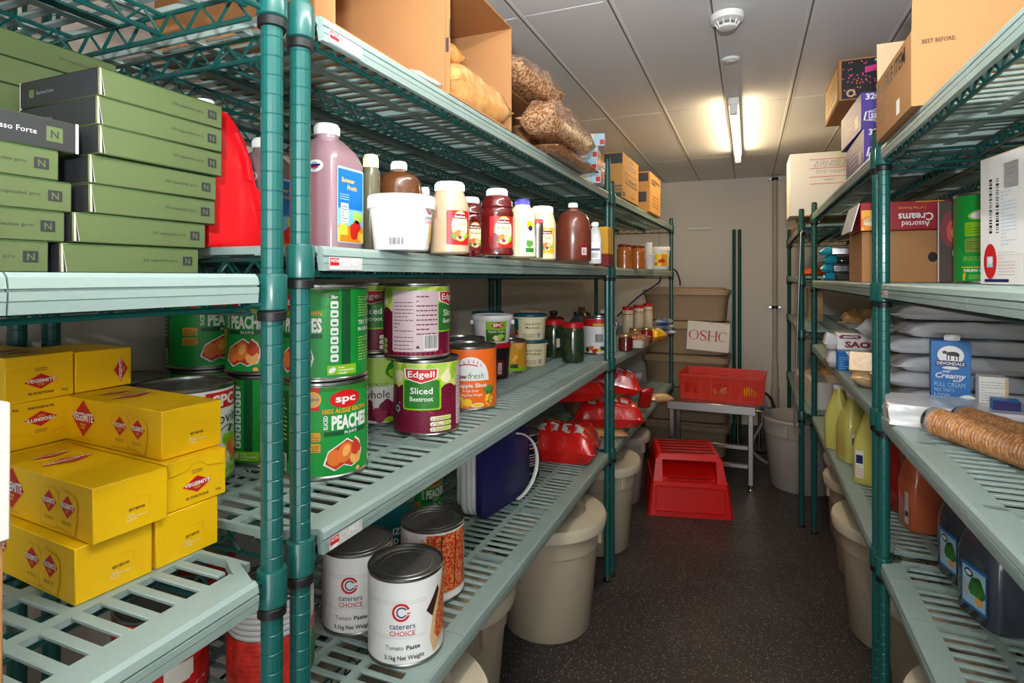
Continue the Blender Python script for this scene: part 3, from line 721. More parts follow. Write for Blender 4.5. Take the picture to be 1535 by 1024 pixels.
# flat coffee capsule boxes: front on x+, charcoal ends, charcoal lettered back on x-
BX, BY, BZ = .155, .170, .0335
def capsule_box(o):
    def pr(b, F):
        for s in ('y-', 'y+', 'z+'):
            S = F(s); w_ = (BX if s != 'z+' else BX)/2; h_ = (BZ if s != 'z+' else BY)/2; rect(b, S, -w_+.0012, -h_+.001, w_-.0012, h_-.001, 'carton_charcoal', 0)
        S = F('x+'); hy, hz = BY/2, BZ/2
        rect(b, S, -hy+.001, -hz+.001, -hy+.0022, hz-.001, 'ink_skin', 1); put(b, S, [[(-hy+.0022, -hz+.001), (-hy+.007, -hz+.001), (-hy+.0022, hz-.001)]], 'ink_offwhite', 1); put(b, S, [[(-hy+.0034, -hz+.001), (-hy+.0062, -hz+.001), (-hy+.0025, hz*.7)]], 'carton_charcoal', 2)
        rect(b, S, -hy+.006, hz-.0016, hy-.002, hz-.001, 'ink_darkgreen', 1)
        rect(b, S, hy-.024, -.006, hy-.010, .006, 'carton_charcoal', 1); text(b, S, 'N', hy-.017, -.0036, .0072, 'ink_olive', bold=.01, layer=2)
        text(b, S, '50 capsules pro', hy-.054, -.0015, .0036, 'carton_charcoal', w=.046, bold=0, layer=1)
        S = F('x-'); rect(b, S, -hy+.001, -hz+.001, hy-.0035, hz-.001, 'carton_charcoal', 0); rect(b, S, hy-.003, -hz, hy, hz, 'ink_offwhite', 1)
        text(b, S, 'Espresso Forte', .018, -.003, .0056, 'ink_offwhite', w=.052, bold=0, layer=1); rect(b, S, hy-.032, -.008, hy-.016, .008, 'ink_olive', 1); text(b, S, 'N', hy-.024, -.004, .008, 'carton_charcoal', bold=.01, layer=2)
        S = F('y-'); rect(b, S, -BX/2+.02, -.005, -BX/2+.03, .005, 'ink_olive', 1); text(b, S, 'Espresso Forte', -BX/2+.035, -.002, .004, 'ink_grey', 'l', bold=0, layer=1)
    box_parts(o, BX, BY, BZ, 'carton_green', pr, 'box_body')
ORD = ['lowest', 'second', 'third', 'fourth', 'fifth', 'sixth', 'seventh', 'eighth', 'ninth']
# right stack, bottom to top: shifts along the shelf read off the photograph
for i, (y0, dx) in enumerate([(.391, 0), (.400, .002), (.4175, .0), (.421, -.002), (.426, .003), (.429, 0), (.4316, -.003)]):
    inst('capsule', 'capsule_box', capsule_box, 'olive box with charcoal end, %s from the bottom of the seven-box stack' % ORD[i], 'box', (-.70 - BX/2 + dx, y0 + BY/2, 1.3692 + i*.0348), R((-1, .6, 1, -.5, 1.2, -1, 0)[i] * .8), 'flat coffee boxes')
for i, (y1, fl) in enumerate([(.379, 0), (.395, 0), (.402, 0), (.389, 0), (.4085, 1)]):
    nm = 'charcoal lettered box lying on top of the left olive box stack' if fl else 'olive box, %s from the bottom of the left stack cut by the photo edge' % ORD[i]
    inst('capsule', 'capsule_box', capsule_box, nm, 'box', (-.70 - BX/2, y1 - BY/2 - .0005, 1.3692 + i*.0335), math.pi if fl else 0, 'flat coffee boxes')
for i in range(9):
    inst('capsule', 'capsule_box', capsule_box, 'olive box, %s from the bottom of the tall stack at the rear' % ORD[i], 'box', (-.872 - BX/2, .567 - BY/2 - .003*(i % 3), 1.3692 + i*.0348), 0, 'flat coffee boxes')
# yellow spread cartons: long along x, end A (plain) on x+, end B (flap and emblem) on x-
VX, VY, VZ = .245, .0895, .067
def emblem(b, S, cu, cv, ru, rv, l=1, name='VEGEMITE', tw=1.85):
    diamond(b, S, cu, cv, ru*1.04, rv*1.06, 'ink_orange', l); diamond(b, S, cu, cv, ru, rv, 'ink_red', l+1)
    text(b, S, name, cu, cv-rv*.12, rv*.44, 'ink_white', w=ru*tw, bold=.035, layer=l+3); rect(b, S, cu-ru*.25, cv-rv*.4, cu+ru*.25, cv-rv*.28, 'ink_pine', l+2); rect(b, S, cu-ru*.18, cv-rv*.56, cu+ru*.18, cv-rv*.46, 'ink_pine', l+2)
def yellow_carton(o):
    def pr(b, F):
        S = F('x+'); text(b, S, 'BEST BEFORE:', .006, -.008, .0032, 'ink_brown', w=.020, bold=.02); lines(b, S, -.006, -.020, .018, -.010, 3, 'ink_cream', 1, 3)
        rect(b, S, .004, .006, .022, .0064, 'ink_pine', 1); rect(b, S, .0216, -.008, .022, .006, 'ink_pine', 1)
        S = F('x-'); emblem(b, S, 0, -.006, .021, .011); text(b, S, '90 PORTIONS', 0, -.025, .0036, 'ink_brown', w=.034, bold=.02); lines(b, S, -.008, .010, .008, .016, 2, 'ink_brown', 1, 4); text(b, S, '432g', .032, -.025, .003, 'ink_brown')
        P = [(-.043, .033), (-.040, .012), (-.014, .017), (-.009, .023), (0, .026), (.009, .023), (.014, .017), (.041, .014)]
        for i in range(1, len(P)-1): put(b, S, [[P[i], P[i+1], (P[i+1][0], P[i+1][1]+.0007), (P[i][0], P[i][1]+.0007)]], 'ink_pine', 1)
        for s in ('y-', 'y+'):
            S = F(s); emblem(b, S, -.070, .003, .030, .0265); lines(b, S, -.088, -.029, -.050, -.024, 2, 'ink_pine', 1, 5)
            for cu, r_, l in ((.026, 0, 2), (.068, -.16, 4)):
                c_, s_ = math.cos(r_), math.sin(r_); q = [(-.020, -.022), (.020, -.022), (.0225, 0), (.020, .018), (.013, .025), (-.013, .025), (-.020, .018), (-.0225, 0)]
                put(b, S, [[(cu + (u*c_-v*s_)*1.06, -.006 + (u*s_+v*c_)*1.06) for u, v in q]], 'ink_gold', l-1)
                put(b, S, [[(cu + u*c_-v*s_, -.005 + u*s_+v*c_) for u, v in q]], 'carton_yellow', l)
                emblem(b, S, cu + (.002 if r_ else 0), .003, .0165, .0135, l+1, tw=1.8); lines(b, S, cu-.012, -.019, cu+.010, -.014, 2, 'ink_olive', l+1, 9)
        S = F('z+'); o_ = S.o.copy(); S = Flat(o_, (0, 1, 0), (-1, 0, 0)); emblem(b, S, 0, .025, .030, .015); emblem(b, S, 0, .07, .024, .011); lines(b, S, -.025, .045, .03, .05, 2, 'ink_olive', 1, 7)
    box_parts(o, VX, VY, VZ, 'carton_yellow', pr, c=.001)
    b = MB(); b.M = Matrix.Translation((-VX/2 - .0004, 0, VZ-.0005)) @ Matrix.Rotation(R(4), 4, 'Y')
    b.add([(0, .043, 0), (0, -.043, 0), (0, -.041, -.021), (0, -.014, -.016), (0, -.009, -.010), (0, 0, -.0075), (0, .009, -.010), (0, .014, -.016), (0, .040, -.019)] + [(.0005, .043, 0), (.0005, -.043, 0)], [(0, 8, 7, 6, 5, 4, 3, 2, 1)], 'carton_yellow'); b.build('end_flap', o)
Z3 = .977 + .001
rot = -R(4.4)
def yel(fx, fy, lev, flip, label, dz=0, r=rot, half=False):
    # fx, fy: the front corner on the camera side
    ex = Vector((math.cos(r), math.sin(r))); ey = Vector((-math.sin(r), math.cos(r)))
    c = Vector((fx, fy)) - ex*VX/2 + ey*VY/2
    return inst('yellow', 'spread_carton', yellow_carton, label, 'carton', (c.x, c.y, Z3 + lev*.068 + dz), r + (math.pi if flip else 0), 'yellow spread cartons')
yel(-.729, .421, 0, 0, 'yellow carton at the bottom front of the pile, plain end towards the aisle')
yel(-.722, .515, 0, 0, 'yellow carton on the shelf under the torn-flap carton, plain end showing')
yel(-.718, .434, 1, 0, 'yellow carton lying on the bottom front one, its lettered top bare')
yel(-.722, .5285, 1, 1, 'yellow carton with a loose scalloped end flap, middle of the right pile')
yel(-.738, .5345, 2, 0, 'yellow carton topping the right pile, red diamond on its long side')
for lev in range(4):
    if lev != 2: yel(-.975, .472, lev, 1, ['yellow carton at the base of the back pile by the wall', 'yellow carton second in the back pile by the wall', '', 'yellow carton on top of the back pile, red emblem upright'][lev], r=0)
    else:
        o = inst('yellow', 'spread_carton', yellow_carton, 'yellow carton in the back pile with its emblem upside down', 'carton', (-.975 - VX/2, .472 + VY/2, Z3 + 3*.068), 0, 'yellow spread cartons')
        o.rotation_euler = (math.pi, 0, math.pi)
        o.location.z = Z3 + 3*.068 - .0005
def half_carton(o):
    def pr(b, F):
        S = F('x+'); S = Flat(S.o, (0, 0, 1), (0, -1, 0)); emblem(b, S, -.004, -.026, .019, .011); lines(b, S, -.02, -.040, .02, -.038, 1, 'ink_brown', 1, 3)
    box_parts(o, .13, .088, .064, 'carton_yellow', pr)
inst('half', 'spread_carton', half_carton, 'small yellow carton turned on its side beside the back pile', 'carton', (-.975-.065, .608, Z3 + 3*.068), 0, 'yellow spread cartons')
# cartons at the very left edge
o = thing('parcel_carton', 'white carton with a purple stripe at the left edge of the photo', 'carton', (-.655, .2445, Z3+.158), R(-3))
box_parts(o, .12, .10, .120, 'carton_white', lambda b, F: (rect(b, F('x+'), .02, -.06, .034, .03, 'ink_purple', 1), rect(b, F('y-'), .02, -.06, .034, .03, 'ink_purple', 1)))
o = thing('brown_carton', 'brown carton beneath the white and purple one', 'carton', (-.66, .241, Z3), R(-2)); box_parts(o, .12, .10, .157, 'cardboard')
# ---------------------------------------------------------------- bottles, jars and tubs
def cap_mesh(o, r, h, z, m, cx=0, cy=0, name='cap'):
    b = MB(); n = 30; vs = []
    b.lathe([(r*.98, z), (r, z+.001), (r, z+h*.8), (r*.93, z+h), (r*.3, z+h+.0006)], m, 28, cx, cy)
    for i in range(n):
        a = 2*math.pi*i/n; x, y = cx + r*math.cos(a), cy + r*math.sin(a); b.box(x-.0006, x+.0006, y-.0006, y+.0006, z+.0015, z+h*.75, m)
    return b.build(name, o)
def big_jug(o):
    b = MB(); b.loft([(0, .046, .042, 6, 0, 0), (.004, .050, .046, 7, 0, 0), (.152, .050, .046, 7, 0, 0), (.173, .043, .040, 5, 0, 0), (.191, .028, .027, 3, 0, 0), (.197, .021, .021, 2, 0, 0), (.204, .0195, .0195, 2, 0, 0)], 'juice_pink', 40); b.build('bottle_body', o)
    cap_mesh(o, .0215, .019, .203, 'plastic_white')
    b = MB(); S = Flat((.0506, 0, .08), (0, 1, 0), (0, 0, 1))
    rrect(b, S, -.034, -.068, .036, .062, .004, 'ink_lightblue', 0); rect(b, S, -.032, -.01, .034, .058, 'ink_blue', 1); rect(b, S, -.032, -.066, .034, -.038, 'fruit_print', 2); rect(b, S, -.032, -.04, .034, -.008, 'ink_sky', 1)
    blob(b, S, .012, -.044, .014, .016, 'ink_tomato', 3, 2); blob(b, S, -.018, -.05, .012, .014, 'fruit_print', 4, 5); blob(b, S, .02, -.022, .012, .012, 'ink_palegreen', 3, 7); rect(b, S, -.026, -.034, -.006, .0, 'ink_white', 4); lines(b, S, -.024, -.032, -.008, -.002, 6, 'ink_darkgrey', 5, 3)
    text(b, S, 'Summer', -.006, .036, .008, 'ink_yellow', w=.036, layer=3, shear=.2); text(b, S, 'Fruits', .004, .024, .008, 'ink_yellow', w=.026, layer=3, shear=.2); lines(b, S, -.028, .006, -.004, .018, 3, 'ink_lightblue', 3, 4)
    b.build('bottle_label', o)
    b = MB(); S = Flat((.026, -.0466, .141), (1, 0, 0), (0, 0, 1)); ell(b, S, -.012, 0, .0185, .0105, 'ink_white', 1, 24); ell(b, S, -.012, 0, .008, .007, 'ink_sky', 2); rect(b, S, -.024, -.001, .0, .003, 'ink_navy', 3); rect(b, S, -.022, -.004, -.004, -.001, 'ink_red', 3); b.build('sticker', o)
inst('bigjug', 'drink_bottle', big_jug, 'large square bottle of purple-pink drink with an orchard picture label', 'bottle', (-.690, .808, 1.4115), 0, 'square pink drink bottles')
inst('bigjug', 'drink_bottle', big_jug, 'square pink drink bottle half hidden behind the green posts', 'bottle', (-.875, .845, 1.4115), 0, 'square pink drink bottles')
o = thing('jerry_bottle', 'red plastic jerry bottle with moulded handle behind the olive boxes', 'bottle', (-.795, .690, 1.4115), R(0))
b = MB(); hx = .033
P = [(-.062, 0), (.058, 0), (.062, .006), (.062, .072), (.056, .088), (.042, .096), (.031, .104), (.027, .118), (.019, .150), (.004, .185), (-.012, .205), (-.025, .214), (-.060, .214), (-.062, .20)]
n = len(P); vs = []
for sx, k in ((-1, 1), (-.9, 1.03), (.9, 1.03), (1, 1)):
    pass
rows = [(-hx, .92), (-hx*.85, 1), (hx*.85, 1), (hx, .92)]
for xo, k in rows: vs += [(xo, y*k, .1 + (z-.1)*(k if k < 1 else 1)) for y, z in P]
fs = [(r_*n+i, r_*n+(i+1) % n, (r_+1)*n+(i+1) % n, (r_+1)*n+i) for r_ in range(3) for i in range(n)] + [tuple(range(n))[::-1], tuple(range(3*n, 4*n))]
b.add([(x, y, max(z, 0.0)) for x, y, z in vs], fs, 'plastic_red'); b.build('bottle_body', o, 50)
b = MB(); b.tube([(hx+.002, .012, .112), (hx+.001, .006, .15), (hx*.9, -.012, .185)], .006, 'plastic_red', 8); b.build('handle', o)
cap_mesh(o, .015, .018, .214, 'plastic_white', 0, -.043)
def lathe_jar(o, prof, m, capr, caph, capm, capz=None, lab=None, n=36):
    b = MB(); b.lathe(prof, m, n); b.build('jar_body', o)
    cap_mesh(o, capr, caph, prof[-1][1] - .003 if capz is None else capz, capm)
    if lab:
        b = MB(); lab(b); b.build('jar_label', o)
def place(px, d, z): p = at(px, d, z); return (p.x, p.y, z)
ZB2 = 1.41 + .001
# slim bottle with tan cap
p = place(556, 1.06, ZB2); o = thing('oil_bottle', 'slim dark oil bottle with a tan cap beside the purple drink bottle', 'bottle', p, toward(p))
def lab(b): S = Cyl(.0178, .0); rect(b, S, -.036, .02, -.020, .135, 'ink_yellow', 0); rect(b, S, -.034, .02, -.026, .12, 'ink_offwhite', 1)
lathe_jar(o, [(.016, 0), (.0175, .002), (.0175, .138), (.015, .150), (.012, .158), (.0115, .164)], 'oil_dark', .0135, .024, 'cap_tan', .156, lab)
p = place(598, 1.14, ZB2); o = thing('sauce_bottle', 'round brown sauce bottle with white cap behind the white tub', 'bottle', p, toward(p))
lathe_jar(o, [(.050, 0), (.055, .004), (.055, .06), (.052, .075), (.047, .098), (.045, .125), (.044, .143), (.036, .156), (.018, .163), (.015, .168)], 'sauce_brown', .0155, .017, 'plastic_white', .166)
p = place(637, 1.30, ZB2); o = thing('sauce_bottle', 'small clear-necked bottle peeping out behind the white tub', 'bottle', p, toward(p))
lathe_jar(o, [(.024, 0), (.026, .003), (.026, .10), (.016, .125), (.010, .135), (.009, .142)], 'sauce_brown', .0098, .017, 'plastic_white', .141)
# white tub
def tub(o, r0, r1, h, m, lidm, lidh, prints=None, rim=1.06, handle=False):
    b = MB(); b.lathe([(r0*.96, 0), (r0, .003), (r1, h-.012), (r1*1.01, h-.006)], m, 44)
    if prints: prints(b, Cyl(r0+.0008, 0, 0, r1+.0008, h))
    b.build('tub_body', o)
    b = MB(); b.lathe([(r1*rim, h-lidh), (r1*rim*1.01, h-lidh+.002), (r1*rim*1.01, h-.004), (r1*rim*.99, h), (r1*.93, h), (r1*.91, h-.0035), (.002, h-.0035)], lidm, 44); b.build('lid', o)
p = place(602, 1.0, ZB2); o = thing('food_tub', 'white plastic food tub with snap lid in front of the brown sauce bottle', 'tub', p, toward(p, 0))
def pr(b, S):
    caterers_mark(b, S, .052, .072, .62, 1); lines(b, S, -.024, .064, .004, .074, 4, 'ink_silver', 1, 2, .2); ring(b, S, -.018, .052, .0068, .0075, 'ink_silver', 1, n=12); lines(b, S, -.006, .044, .010, .062, 6, 'ink_pink', 1, 6, .2); lines(b, S, -.024, .026, -.004, .040, 5, 'ink_silver', 1, 7, .2); barcode(b, S, -.020, .008, .004, .020, layer=1, seed=8); blob(b, S, .066, .035, .009, .02, 'ink_gold', 1, 2)
tub(o, .047, .055, .093, 'plastic_white', 'plastic_white', .022, pr)
# sauce jars
def oval_label(b, S, cu, base, t1, t2, w_=.030, dz=0):
    rrect(b, S, cu-w_, .016+dz, cu+w_, .082+dz, .003, base, 0); ell(b, S, cu+.002, .052+dz, w_*.72, .030, 'ink_gold', 1, 24); ell(b, S, cu+.002, .052+dz, w_*.68, .028, 'ink_cream', 2, 24)
    rrect(b, S, cu-w_*.5, .066+dz, cu+w_*.6, .075+dz, .002, 'ink_darkred', 3); text(b, S, t1, cu+.001, .068+dz, .0045, 'ink_white', w=w_*.9, bold=.02, layer=4); text(b, S, t2, cu+.002, .054+dz, .006, 'ink_darkgreen', w=w_*.9, bold=0, layer=3)
    for k in range(5): blob(b, S, cu-w_*.4+k*w_*.22, .034+dz+.004*(k % 2), .006, .007, ('ink_lettuce', 'ink_peach', 'ink_mauve', 'ink_crust', 'ink_lime')[k], 4+k % 2, k)
jar_prof = [(.036, 0), (.039, .003), (.039, .086), (.0365, .098), (.030, .116), (.0275, .124), (.0275, .130)]
p = place(674, 1.13, ZB2); o = thing('sauce_jar', 'beige sauce jar with white lid and red label', 'jar', p, toward(p))
lathe_jar(o, jar_prof, 'sauce_beige', .029, .018, 'plastic_white', .122, lambda b: oval_label(b, Cyl(.0396), .020, 'ink_red', 'MasterFoods', 'Caesar', .026))
red_prof = [(.033, 0), (.0365, .003), (.0365, .012), (.0350, .016), (.0350, .082), (.0365, .086), (.0365, .096), (.034, .100), (.036, .104), (.034, .108), (.0345, .114), (.028, .124), (.022, .129), (.0215, .134)]
p = place(745, 1.232, ZB2); o = thing('sauce_jar', 'dark red barbecue sauce jar with ridged shoulders and white cap', 'jar', p, toward(p))
lathe_jar(o, red_prof, 'sauce_red', .0225, .015, 'plastic_white', .128, lambda b: (oval_label(b, Cyl(.0356), .014, 'ink_red', 'MasterFoods', 'BBQ', .030), text(b, Cyl(.0356), 'Pulled Pork', .017, .047, .0050, 'ink_darkgrey', w=.030, bold=0, layer=4), blob(b, Cyl(.0356), -.008, .030, .010, .016, 'ink_darkred', 6, 2)))
p = place(704, 1.36, ZB2); o = thing('sauce_jar', 'dark red sauce jar standing behind, between the beige and barbecue jars', 'jar', p, toward(p))
lathe_jar(o, red_prof, 'sauce_red', .0225, .015, 'plastic_white', .128, lambda b: oval_label(b, Cyl(.0356), .012, 'ink_darkred', 'MasterFoods', 'Hoisin', .026))
p = place(783, 1.36, ZB2); o = thing('mayonnaise_bottle', 'cream mayonnaise bottle with a purple cap', 'bottle', p, toward(p))
def lab(b):
    S = Cyl(.0326); rrect(b, S, .006, .010, .032, .10, .003, 'ink_offwhite', 0); ell(b, S, .019, .075, .009, .011, 'ink_yellow', 1); ell(b, S, .020, .068, .006, .006, 'ink_navy', 2); rect(b, S, .008, .012, .030, .022, 'ink_leaf', 1); blob(b, S, .018, .032, .008, .010, 'ink_lettuce', 2, 4)
lathe_jar(o, [(.028, 0), (.032, .003), (.032, .046), (.0305, .056), (.0305, .082), (.032, .092), (.030, .108), (.020, .120), (.017, .126)], 'sauce_cream', .0175, .020, 'cap_purple', .118, lab)
p = place(813, 1.52, ZB2); o = thing('sauce_jar', 'cream sauce jar with wide white lid behind the spice tin', 'jar', p, toward(p))
lathe_jar(o, [(.033, 0), (.036, .003), (.036, .092), (.034, .104), (.029, .122), (.027, .130)], 'sauce_cream', .0285, .017, 'plastic_white', .124, lambda b: oval_label(b, Cyl(.0366), .012, 'ink_gold', 'MasterFoods', 'Tartare', .024))
p = place(806, 1.36, ZB2); o = thing('spice_tin', 'small silver canister with dull red cap', 'canister', p, toward(p))
lathe_jar(o, [(.012, 0), (.0125, .002), (.0125, .066), (.0132, .068), (.0132, .078), (.0125, .082)], 'steel', .0135, .010, 'cap_red', .081)
p = place(859, 1.633, ZB2); o = thing('syrup_bottle', 'big chocolate-brown round-shouldered bottle with white cap near the shelf end', 'bottle', p, toward(p))
def lab(b): S = Cyl(.0528); rrect(b, S, .022, .012, .044, .048, .002, 'ink_darkred', 0); rect(b, S, .025, .016, .041, .036, 'ink_offwhite', 1); barcode(b, S, .027, .018, .039, .034, layer=2)
lathe_jar(o, [(.050, 0), (.052, .004), (.052, .07), (.0515, .09), (.048, .112), (.040, .130), (.024, .142), (.013, .148), (.012, .153)], 'sauce_choc', .0128, .013, 'plastic_white', .1525, lab)
p = place(892, 1.963, ZB2); o = thing('vinegar_bottle', 'narrow pale bottle with white cap beside the brown bottle', 'bottle', p, toward(p))
b = MB(); b.loft([(0, .024, .02, 5, 0, 0), (.004, .026, .022, 6, 0, 0), (.085, .026, .022, 6, 0, 0), (.115, .018, .016, 3, 0, 0), (.125, .011, .011, 2, 0, 0), (.130, .010, .010, 2, 0, 0)], 'bottle_clear', 28); b.build('bottle_body', o); cap_mesh(o, .0115, .014, .129, 'plastic_white')
b = MB(); S = Flat((.0264, 0, .05), (0, 1, 0), (0, 0, 1)); rect(b, S, -.016, -.034, .016, .024, 'ink_white', 0); rect(b, S, -.016, -.006, .016, .002, 'ink_navy', 1); barcode(b, S, -.012, -.03, .01, -.012, layer=1); b.build('bottle_label', o)
p = place(906, 2.25, ZB2); o = thing('noodle_box', 'orange and red packet behind the green posts on the second shelf', 'packet', p, 0)
box_parts(o, .05, .09, .15, 'ink_pine', lambda b, F: (rect(b, F('x+'), -.045, -.075, .045, -.03, 'ink_darkred', 1), rect(b, F('y-'), -.025, -.075, .025, -.03, 'ink_darkred', 1)))
# second shelf of the far left unit
for px, d, l in ((936, 2.95, 'spice jar with maroon lid nearest the double post'), (956, 3.05, 'spice jar with maroon lid beside the white paper')):
    p = place(px, d, ZB2); o = thing('spice_jar', l, 'jar', p, 0, 'maroon-lidded spice jars')
    lathe_jar(o, [(.036, 0), (.0385, .003), (.0385, .06), (.0365, .068), (.0385, .074), (.0385, .096), (.033, .106), (.032, .112)], 'spice_jar', .034, .014, 'ink_darkred', .110)
p = place(972, 3.30, ZB2); o = thing('paper_roll', 'white paper roll standing behind the paper cup', 'roll', p, 0); b = MB(); b.lathe([(.022, 0), (.022, .155), (.012, .155), (.012, .15)], 'carton_white', 20); b.build('roll_body', o)
p = place(974, 3.14, ZB2); o = thing('paper_cup', 'grey tapering cup between the spice jars and the white bucket', 'cup', p, 0); b = MB(); b.lathe([(.018, 0), (.034, .075), (.036, .077), (.034, .079), (.030, .074)], 'carton_white', 24); b.build('cup_body', o); b = MB(); b.lathe([(.029, .074), (.0005, .0745)], 'sauce_cream', 20); b.build('cup_content', o)
p = place(988, 3.42, ZB2); o = thing('food_bucket', 'white bucket with yellow and red label at the end of the far left shelf', 'bucket', p, toward(p))
def pr(b, S): rect(b, S, -.035, .02, .055, .095, 'ink_yellow', 1); rect(b, S, .012, .02, .05, .09, 'ink_pine', 2); blob(b, S, .014, .05, .018, .014, 'ink_red', 3, 3); ell(b, S, -.018, .034, .007, .007, 'ink_olive', 3)
tub(o, .055, .061, .135, 'plastic_white', 'plastic_white', .026, pr, 1.03)

for k, (y, l) in enumerate(((-.02, 'unseen brown carton added above the olive boxes to darken the shelf slots'), (.33, 'unseen brown carton added beside the double post to darken the shelf slots'))):  # added cartons, out of view, blocking light through the top shelf slots
    o = thing('brown_carton', l, 'carton', (-.83, y, 1.7583)); box_parts(o, .42, .33, .26, 'cardboard')
# ------------------------------------------------------------------ middle left shelf: cans and tubs
ZB3 = .993 + .001
def can(kind, build, name, label, x, y, z, off=0, group=None):
    return inst(kind, name, build, label, 'can', (x, y, z), toward((x, y), off), group)
PC = (-.762, .889)
can('peach', peach_can, 'fruit_can', 'lower green peach can of the stack right of the double post', PC[0], PC[1], ZB3, 21, 'green peach cans')
can('peach', peach_can, 'fruit_can', 'upper green peach can right of the double post, nutrition panel showing', PC[0]-.002, PC[1]+.001, ZB3+A10H+.001, -47, 'green peach cans')
can('peach', peach_can, 'fruit_can', 'lower green peach can seen left of the posts, icon column showing', -.926, .905, ZB3, -102, 'green peach cans')
can('peach', peach_can, 'fruit_can', 'upper green peach can just left of the posts, word half hidden', -.927, .903, ZB3+A10H+.001, -40, 'green peach cans')
can('peach', peach_can, 'fruit_can', 'upper green peach can deepest in the row, by the wall', -1.093, .898, ZB3+A10H+.001, 14, 'green peach cans')
can('peach', peach_can, 'fruit_can', 'lower green peach can deepest in the row, beneath another peach can', -1.093, .899, ZB3, 30, 'green peach cans')
can('vita', vita_can, 'fruit_can', 'white apple and peach fruit can behind the yellow cartons', -.950, .735, ZB3, 36)
can('plain', plain_can, 'food_can', 'dark can by the wall behind the white fruit can, only lid showing', -1.122, .735, ZB3, 0)
can('edgell', edgell_can, 'beetroot_can', 'lower sliced beetroot can with red shield label', -.730, 1.213, ZB3, 0, 'sliced beetroot cans')
can('edgell', edgell_can, 'beetroot_can', 'upper beetroot can showing its pink ingredients panel', -.752, 1.205, ZB3+A10H+.001, -104, 'sliced beetroot cans')
can('whole', whole_can, 'beetroot_can', 'pale whole beetroot can behind the two peach cans', -.895, 1.245, ZB3, -18)
can('edgell', edgell_can, 'beetroot_can', 'sliced beetroot can resting on the pale whole beetroot can', -.912, 1.244, ZB3+A10H+.001, 6, 'sliced beetroot cans')
can('dew', dew_can, 'pineapple_can', 'orange can of pineapple slices with white sunrise emblem', -.748, 1.480, ZB3, 7)
p = at(690, 1.83, ZB3); can('redtop', lambda o: can_parts(o, A10R, A10H, 'ink_darkred', lambda b, S: rect(b, S, -.1, .05, .1, .12, 'ink_gold', 1)), 'food_can', 'dark red can behind the orange pineapple can', p.x, p.y, ZB3)
p = at(738, 2.12, ZB3); o = thing('sauce_tub', 'black tub with red lid under the small apple sauce bucket', 'tub', p, toward(p))
def pr(b, S): rect(b, S, .012, .012, .045, .07, 'ink_darkred', 1); rect(b, S, .02, .02, .034, .06, 'ink_white', 2); barcode(b, S, .022, .022, .032, .058, layer=3, vert=True); blob(b, S, -.02, .04, .02, .024, 'ink_red', 1, 3)
tub(o, .058, .066, .130, 'black_plastic', 'cap_red', .016, pr, 1.05)
o = thing('sauce_bucket', 'small white apple sauce bucket with green label stacked on the red lid', 'bucket', (p.x, p.y, ZB3+.131), toward(p, 0))
def pr(b, S): rect(b, S, -.022, .008, .052, .080, 'ink_lime', 1); rect(b, S, -.022, .008, .052, .05, 'ink_leaf', 1); ell(b, S, .018, .066, .022, .011, 'ink_red', 2); text(b, S, 'SPC', .018, .061, .011, 'ink_white', w=.032, bold=.04, layer=3); text(b, S, 'Apple Sauce', .016, .040, .009, 'ink_white', w=.062, bold=.01, layer=3); blob(b, S, .024, .022, .02, .011, 'ink_palegreen', 3, 2); blob(b, S, .012, .02, .01, .009, 'ink_cream', 4, 5)
tub(o, .062, .072, .102, 'plastic_white', 'plastic_white', .018, pr, 1.07)
for s in (-1, 1): b = MB(); b.cbox(-.006, .006, s*.076-.006, s*.076+.006, .066, .082, 'plastic_white', .002); b.build('handle_lug', o)
p = at(765, 2.26, ZB3); can('fruit', fruit_can, 'fruit_can', 'yellow peach-half can between the red-lidded tub and cream tubs', p.x, p.y, ZB3, 0)
def mayo(txts, green):
    def build(o):
        def pr(b, S):
            rect(b, S, -.05, .008, .062, .090, 'ink_cream', 1); text(b, S, txts[0], .012, .064, .009, 'ink_black', w=.066, bold=.01, layer=2, shear=.15); text(b, S, txts[1], .012, .049, .009, 'ink_black', w=.058, bold=.01, layer=2, shear=.15); rect(b, S, .028, .012, .050, .032, 'ink_white', 2); barcode(b, S, .030, .013, .048, .031, layer=3); lines(b, S, -.03, .012, .022, .03, 4, 'ink_olive', 2, 4)
            if green: rect(b, S, -.066, .052, -.022, .092, 'ink_teal', 3)
            else: rect(b, S, -.09, .04, -.05, .095, 'ink_teal', 2); blob(b, S, -.07, .03, .014, .014, 'ink_tomato', 3, 3)
        tub(o, .062, .068, .108, 'ink_cream', 'cap_teal', .012, pr, 1.05)
        b = MB(); b.lathe([(.0705, .088), (.072, .089), (.072, .096), (.0705, .097)], 'ink_cream', 40); b.build('tub_rim', o)
    return build
p = at(797, 2.42, ZB3)
inst('mayo1', 'mayonnaise_tub', mayo(('Green Tomato', 'Pickle'), True), 'cream pickle tub with teal lid at the bottom of a pair', 'tub', (p.x-.003, p.y, ZB3), toward(p), 'cream tubs with teal lids')
inst('mayo2', 'mayonnaise_tub', mayo(('Lime & Chili', 'Mayonnaise'), False), 'cream lime and chili mayonnaise tub on top of the pickle tub', 'tub', (p.x-.008, p.y, ZB3+.109), toward(p), 'cream tubs with teal lids')
p = at(731, 2.58, ZB3)
inst('mayo2', 'mayonnaise_tub', None, 'cream tub under another, behind the small apple sauce bucket', 'tub', (p.x, p.y, ZB3), toward(p, 60), 'cream tubs with teal lids')
inst('mayo2', 'mayonnaise_tub', None, 'cream tub in shadow, topmost behind the apple sauce bucket', 'tub', (p.x, p.y, ZB3+.109), toward(p, 60), 'cream tubs with teal lids')
